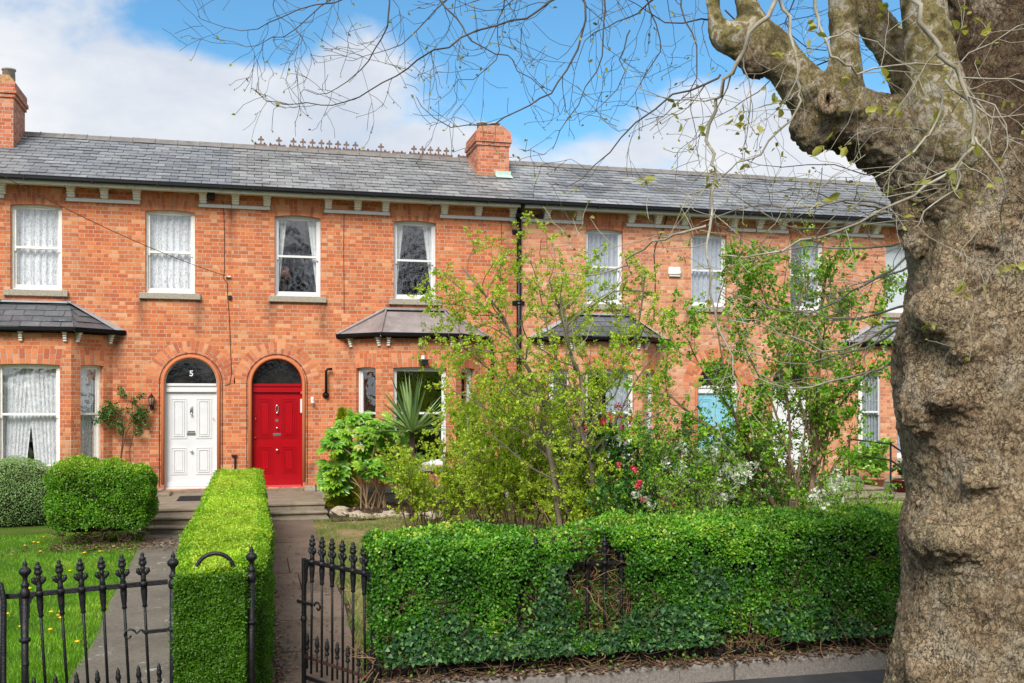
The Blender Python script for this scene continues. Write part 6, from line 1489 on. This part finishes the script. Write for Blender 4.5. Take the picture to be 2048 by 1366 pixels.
limbs = [ # (points, depth shift, smoothness)
 ([(1990,420,130),(1900,350,112),(1840,290,92),(1760,262,72),(1690,232,62),(1640,222,52),(1618,205,44)], -.10, .15),
 ([(1660,235,50),(1622,190,44),(1588,150,41),(1556,112,41),(1528,88,44),(1497,78,40),(1455,82,36),(1434,92,26)], -.10, .9),
 ([(1440,95,22),(1432,60,21),(1426,10,18),(1424,-60,17),(1420,-160,15),(1395,-330,12),(1410,-520,7),(1380,-700,2)], -.10, 1), ([(1520,90,34),(1508,50,28),(1490,5,24),(1478,-60,22),(1470,-170,19),(1500,-350,14),(1480,-560,7),(1500,-740,2)], -.08, .9),
 ([(1500,110,30),(1508,140,27),(1528,152,20)], -.14, .0), ([(1700,235,44),(1690,180,34),(1690,110,30),(1688,40,30),(1684,-40,30),(1684,-200,26),(1655,-400,19),(1670,-620,10),(1640,-820,3)], -.22, .75),
 ([(1850,230,60,.1),(1815,165,40,.12),(1790,110,37,.14),(1756,55,37,.16),(1728,15,36,.18),(1690,-40,34,.2),(1640,-120,30,.25),(1600,-330,22,.4),(1560,-560,11,.5),(1540,-740,3,.6)], .12, .6),
 ([(1965,470,60,.35),(1930,400,72,.22),(1903,320,76,.06),(1882,235,62),(1868,160,54),(1853,80,47),(1843,0,43),(1836,-90,42),(1830,-250,38),(1800,-480,28),(1820,-720,16),(1790,-950,4)], -.30, .9),
 ([(1690,195,30),(1640,178,30),(1618,192,26)], -.20, .5), ([(1650,290,34),(1612,262,34),(1598,238,28)], -.12, .2)]
mb = MB(); segs = []
pts, rs = chain(trunk); mb.tube(pts, rs, 28); segs += [(p, r, 0.0) for p, r in zip(pts, rs)]
for l, dd, sm in limbs: pts, rs = chain(l, dd); mb.tube(pts, rs, 18); segs += [(p, r, sm) for p, r in zip(pts, rs)]
# burls and swellings
rb = random.Random(4)
def ball(c, r, sq=(1,1,1)):
    vs = []; nu, nv_ = 18, 10
    for j in range(nv_+1):
        for i in range(nu): th, a = math.pi*j/nv_, 2*math.pi*i/nu; vs.append(c+Vector((math.sin(th)*math.cos(a)*r*sq[0], math.sin(th)*math.sin(a)*r*sq[1], math.cos(th)*r*sq[2])))
    mb.add(vs, [(j*nu+i,(j+1)*nu+i,(j+1)*nu+(i+1)%nu,j*nu+(i+1)%nu) for j in range(nv_) for i in range(nu)])
burls = [(1862,1075,62,.26,1.0,.75),(1905,1078,52,.40,1.2,.7),(1960,1085,50,.46,1.2,.5),(1900,630,88,.36,1.1,.62),(1850,618,48,.26,1,.8),(1925,560,90,.34,.9,1.1),(1950,690,60,.42,1.2,.6),(1850,800,70,.22,.9,1.1),(1835,720,52,.16,.8,1.5),
 (1925,800,62,.40,1.5,.38),(1890,790,40,.36,1.2,.5),(1990,960,50,.46,1.2,.5),(1950,965,36,.46,1.4,.5),(2030,910,60,.44,1.3,.5),(1790,345,50,.10,1,1),(1735,300,52,.05,1.1,.8),(1680,270,44,.02,1,.8),(1820,420,52,.12,.8,1),(1880,340,90,.2,1.2,.8),
 (1830,480,36,.15,.7,1.2),(1985,470,80,.40,1.2,.6),(2040,640,70,.40,1.1,.5),(1845,1340,50,.28,.9,1.5),(1620,250,30,.0,1,1),(1648,205,34,-.02,1,1)]
for x, y, r, f, a, b_ in burls: ball(dp(x, y, TD-f*.86), r*SC*.82, (a, .7, b_*1.2)); segs.append((dp(x,y,TD-f), r*SC, 0.0))
me = bpy.data.meshes.new('tmp'); me.from_pydata(mb.v, [], mb.f); me.update(); to = bpy.data.objects.new('tmp', me); COL.objects.link(to)
md = to.modifiers.new('r', 'REMESH'); md.mode = 'VOXEL'; md.voxel_size = .013
bpy.context.view_layer.update(); me2 = bpy.data.meshes.new_from_object(to.evaluated_get(bpy.context.evaluated_depsgraph_get())); bpy.data.objects.remove(to)
nv = len(me2.vertices); co = np.empty(nv*3); me2.vertices.foreach_get('co', co); co = co.reshape(-1,3)
ne = len(me2.edges); ed = np.empty(ne*2, np.int64); me2.edges.foreach_get('vertices', ed); ed = ed.reshape(-1,2); deg = np.bincount(ed.ravel(), minlength=nv)[:,None]
def smoothv(A, it, lam=.6):
    for _ in range(it):
        acc = np.zeros_like(A)
        for k in range(A.shape[1]): acc[:,k] = np.bincount(ed[:,0], A[ed[:,1],k], nv)+np.bincount(ed[:,1], A[ed[:,0],k], nv)
        A = A+(acc/deg-A)*lam
    return A
co = smoothv(co, 44)
me2.vertices.foreach_set('co', co.astype(np.float32).ravel()); me2.update()
no_ = np.empty(nv*3, np.float32); me2.vertices.foreach_get('normal', no_); no_ = no_.reshape(-1,3)
sp3 = np.array([list(s[0]) for s in segs]); sr = np.array([s[1] for s in segs]); sk = np.array([s[2] for s in segs]); K = np.zeros(nv)
for a in range(0, nv, 20000):
    d = np.linalg.norm(co[a:a+20000,None]-sp3[None], axis=2)-sr[None]; w = np.exp(-(d-d.min(1,keepdims=True))/.03); K[a:a+20000] = (w*sk).sum(1)/w.sum(1)
vis = (co[:,2] > 0.0) & (co[:,2] < 6)
big = np.zeros(nv); med = np.zeros(nv); fin_ = np.zeros(nv)
for i in np.nonzero(vis)[0]:
    v = Vector(co[i]); wv_ = v+Vector((noise.noise(v*4), noise.noise(v*4+Vector((9,0,0))), noise.noise(v*4+Vector((0,9,0)))))*.06
    big[i] = noise.noise(v*2.6)+.5*noise.noise(v*6); d4 = noise.voronoi(Vector((wv_.x*26, wv_.y*26, wv_.z*14)))[0]; med[i] = d4[1]-d4[0]; fin_[i] = noise.fractal(v*22, .8, 2.1, 4)
rk_ = 1-K*.85; under = np.clip(-no_[:,2],0,1)
plate = np.clip(med/.35, 0, 1)**.6
co = co+no_*((big*.022+plate*.009*rk_+fin_*(.0095*rk_+.0015)+under*rk_*(fin_*.012))[:,None])
me2.vertices.foreach_set('co', co.astype(np.float32).ravel()); me2.update()
base = dp(1995,1366,TD); base.z = .09
tP = thing('plane_tree', 'huge gnarled plane tree with burls and mottled bark at the right edge', 'tree', base)
me2.name = 'trunk'; me2.materials.clear(); me2.vertices.foreach_set('co', (co-np.array(base)).astype(np.float32).ravel())
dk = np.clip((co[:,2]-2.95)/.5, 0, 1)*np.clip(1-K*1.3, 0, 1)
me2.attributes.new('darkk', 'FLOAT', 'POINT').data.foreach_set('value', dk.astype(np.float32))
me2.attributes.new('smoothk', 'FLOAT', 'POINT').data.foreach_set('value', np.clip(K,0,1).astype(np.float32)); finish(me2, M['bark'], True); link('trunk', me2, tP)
# pruning scar
c0 = dp(1655,203,TD-.315)
s = MB(); pts = [c0+Vector((.035*math.cos(a), 0, .052*math.sin(a))) for a in [i*6.283/16 for i in range(17)]]; s.tube(pts, .022, 8, False); s.add([c0+Vector((0,.02,0))]+[p+Vector((0,.02,0)) for p in pts], [(0,i+2,i+1) for i in range(16)]); 
s.build('branch_scar', M['bark'], tP, True)
# hanging branches: traced lines, then side twigs
rr = random.Random(17)
TW = dict(seg=.055, wig=.22, up=-.015, kd=[6.5,7,6], ln=[.50,.24,.11], ang=(30,70), lv=2, lf=1, per=.10, br=[], tips=[], rk=.7)
TH = dict(TW); TH['br'] = []; TH['tips'] = []
def strand(l, dep, r, P=TW, r1=None, t0=.05, lvl=0):
    pts = [dp(x, y, dep+.25*noise.noise(Vector((x*.004, y*.004, dep*3+l[0][0])))) for x, y in l]; pts = smooth_path(pts, 1)
    # knobbly wander
    for i in range(1, len(pts)-1): pts[i] = pts[i]+Vector((rr.gauss(0,.008), rr.gauss(0,.008), rr.gauss(0,.008)))
    m_ = len(pts); rs = [r*(1-.75*i/(m_-1)) for i in range(m_)]; L_ = sum((b-a).length for a,b in zip(pts[:-1],pts[1:]))
    P['br'] = [(pts, rs, 0)]; kids(P, rr, pts, rs, L_, 0, t0); mbs = MB(); hh = P is TH
    for p_, q_, lv_ in P['br']: mbs.tube(p_, [max(x*(1 if hh else .9), .0013) for x in q_], (7 if hh else 5) if lv_ == 0 else 4, lv_ == 0)
    mbs.build('branch', M['branch'] if hh else M['twig'], tP, True)
near = [([(1560,-60),(1555,0),(1530,40),(1490,90),(1470,130),(1440,165),(1428,215),(1418,260),(1428,320),(1432,350),(1425,400),(1408,470),(1410,510),(1420,560),(1432,640),(1455,700),(1480,765),(1482,805)], 4.2, .0105),
 ([(1412,452),(1380,462),(1340,470),(1290,490),(1262,512),(1245,533),(1180,555),(1120,548),(1085,525)], 4.3, .006),
 ([(1545,-50),(1560,0),(1585,50),(1595,120),(1598,170),(1607,200),(1590,225),(1545,275),(1510,310),(1470,335),(1420,372),(1370,392)], 4.4, .0085),
 ([(1800,-50),(1825,0),(1845,50),(1870,90),(1885,115),(1915,140),(1930,180),(1945,230),(1950,275),(1925,320),(1870,365),(1810,400),(1740,428),(1660,470),(1580,500),(1500,508),(1440,512)], 3.9, .011),
 ([(1620,-50),(1625,0),(1635,40),(1650,85),(1665,120),(1695,138),(1725,145),(1800,125),(1905,127),(1960,102),(2060,45)], 4.0, .0075),
 ([(1905,127),(1886,165),(1885,210),(1872,250),(1840,290),(1790,330),(1740,360)], 3.9, .0065), ([(1890,160),(1940,210),(1990,232),(2060,222)], 3.9, .006), ([(1950,275),(1985,310),(2000,350),(2005,400),(2000,450),(2007,500),(1990,540),(1960,568),(1925,590)], 3.8, .005),
 ([(1925,325),(1915,365),(1880,400),(1840,430),(1828,455)], 3.8, .005), ([(1650,85),(1690,60),(1720,70),(1760,95)], 4.0, .005)]
for l, d, r in near: strand(l, d, r, TH, t0=.2)
for l, d in ([[(1850,495),(1800,525),(1740,563),(1690,590),(1630,622),(1580,627),(1500,600),(1440,575)],6.6],[[(1850,520),(1790,550),(1720,565),(1640,600),(1560,590)],6.9],[[(1850,600),(1780,622),(1700,640),(1640,625),(1560,620),(1470,590)],6.4],[[(1840,640),(1760,665),(1660,710),(1600,680),(1540,660),(1460,640)],6.2],
 [[(1830,640),(1750,690),(1680,710),(1590,735),(1480,700)],6.7],[[(1850,470),(1760,500),(1640,490),(1560,505),(1450,540)],6.9],[[(1840,400),(1780,425),(1660,455),(1580,455),(1520,425),(1440,370)],6.0],[[(1820,700),(1740,745),(1640,770),(1560,780),(1480,740)],6.5],[[(1830,430),(1720,395),(1600,420),(1500,410),(1400,445)],6.4]):
    strand(l, d, .0095, TH, t0=.05)
far = [([(1180,-40),(1112,0),(1067,30),(1007,47),(933,72),(883,95),(828,132),(778,157),(729,192),(679,202),(629,214),(579,207),(539,207),(505,179)], 5.6, .008), ([(780,-50),(778,0),(781,40),(758,90),(729,134),(689,174),(639,189),(600,187)], 5.8, .007),
 ([(1160,-50),(1164,0),(1167,50),(1147,115),(1127,154),(1092,194),(1047,219),(1003,244),(943,256),(883,249),(833,194)], 5.4, .0085), ([(1205,-50),(1207,0),(1209,60),(1202,125),(1162,194),(1127,249),(1105,299)], 5.4, .007),
 ([(860,-40),(883,0),(918,45),(938,75),(978,100),(1022,115),(1047,149),(1090,180),(1120,230)], 5.7, .007), ([(960,-50),(878,10),(848,55),(793,95),(745,110),(690,120)], 5.9, .006), ([(760,-30),(679,0),(619,15),(549,40),(500,60),(430,55),(395,32)], 6.0, .006),
 ([(700,-30),(624,30),(579,65),(529,85),(480,92),(425,75)], 6.2, .005), ([(1440,150),(1396,179),(1326,199),(1256,264),(1202,319),(1150,370),(1100,375)], 5.2, .007), ([(1340,-40),(1306,0),(1266,30),(1226,50),(1180,70),(1150,140)], 5.6, .007),
 ([(1400,-40),(1356,0),(1376,50),(1400,110),(1390,170),(1340,230),(1290,240)], 5.5, .007), ([(1290,-40),(1300,40),(1330,90),(1290,150),(1260,200),(1220,220)], 5.7, .006), ([(1420,40),(1350,50),(1280,20),(1220,-20)], 5.7, .006), ([(1050,-40),(1020,20),(960,20),(900,-10)], 6.0, .005),
 ([(1010,0),(990,60),(1000,110),(960,150),(900,170),(870,210)], 5.9, .005), ([(1260,60),(1240,110),(1250,160),(1210,210),(1180,225)], 5.6, .005), ([(560,-30),(540,20),(600,60),(620,110),(560,130)], 6.3, .004), ([(1600,-20),(1560,60),(1640,110),(1700,60),(1760,30)], 6.2, .006),
 ([(1700,100),(1640,130),(1560,150),(1500,190),(1450,230),(1400,250)], 6.3, .006), ([(1850,330),(1760,350),(1640,330),(1540,340),(1440,300)], 6.6, .006), ([(1780,420),(1680,400),(1600,370),(1540,390),(1450,360)], 6.8, .006), ([(1450,20),(1520,60),(1600,40),(1680,10)], 6.4, .006)]
lb = MB(); pl_ = smooth_path([dp(x,y,d_) for x,y,d_ in ((1990,-420,5.6),(1850,-250,5.45),(1720,-260,5.5),(1600,-165,5.35),(1450,-190,5.5),(1320,-115,5.4),(1180,-150,5.6),(1050,-95,5.6),(900,-125,5.8),(780,-80,5.8),(640,-110,6.0),(520,-60,6.1),(400,-75,6.3))],2); lb.tube(pl_, [.085*(1-.96*(i/(len(pl_)-1))**.7) for i in range(len(pl_))], 10); lb.build('branch', M['branch'], tP, True)
for l, d, r in far: strand(([(l[0][0]+12,-105)] if l[0][1] < 5 else [])+l, d, r)
tp_ = TH['tips']+TW['tips']; tp_ = [t_ for t_ in tp_ if rr.random() < .75]
cluster_leaves(tp_, 1, .022, M['plane_leaf'], tP, .004, LEAF6, 'young_leaves', up=-.1)
big_l = [t_ for t_ in TH['tips'] if rr.random() < .18]; cluster_leaves(big_l, 3, .042, M['plane_leaf'], tP, .012, LEAF6, 'young_leaves', up=-.2)
# ================================================================ what the windows mirror: the far side of the road
def street_tree(x, y, h, seed, label):
    rr = random.Random(seed); t = thing('street_tree', label, 'tree', (x,y,0), 0, 'bare trees across the road')
    P = dict(seg=.5, wig=.16, up=.03, kd=[1.6,1.5,1.6,2.2], ln=[4.2,2.6,1.5,.9], ang=(25,65), lv=4, lf=9, per=0, br=[], tips=[], rk=.95)
    grow(P, rr, Vector((x,y,0)), Vector((0,0,1)), h*.75, .38, 0); mb_ = MB()
    for pts, rs, lvl in P['br']: mb_.tube(pts, [max(q,.02) for q in rs], 8 if lvl == 0 else 3, False)
    mb_.build('trunk', M['twigbrown'], t, True)
for i, (x, y, h) in enumerate([(-6,-31,12),(1.5,-34,13),(8.5,-30,12),(16,-33,12)]): street_tree(x, y, h, 50+i, ('leftmost','second from left','third from left','rightmost')[i]+' bare street tree across the road behind the camera')
t = thing('boundary_hedge', 'dark hedge across the road behind the camera', 'hedge', (0,-40,0)); mb_ = MB(); r_h = random.Random(2)
vs = []; fs = []; nx = 160
for i in range(nx+1):
    for j, (yy, zz) in enumerate(((0,0),(-.2,2.6),(-1.5,3.6),(-3,2.6))): vs.append((-80+160*i/nx, -38+yy+r_h.uniform(-.4,.4), zz+(r_h.uniform(-.8,1.6) if j else 0)))
for i in range(nx):
    for j in range(3): k = i*4+j; fs.append((k,k+4,k+5,k+1))
mb_.add(vs, fs); mb_.build('foliage', M['core_green'], t)
print('OBJ', len(bpy.data.objects), 'POLY', sum(len(m.polygons) for m in bpy.data.meshes))
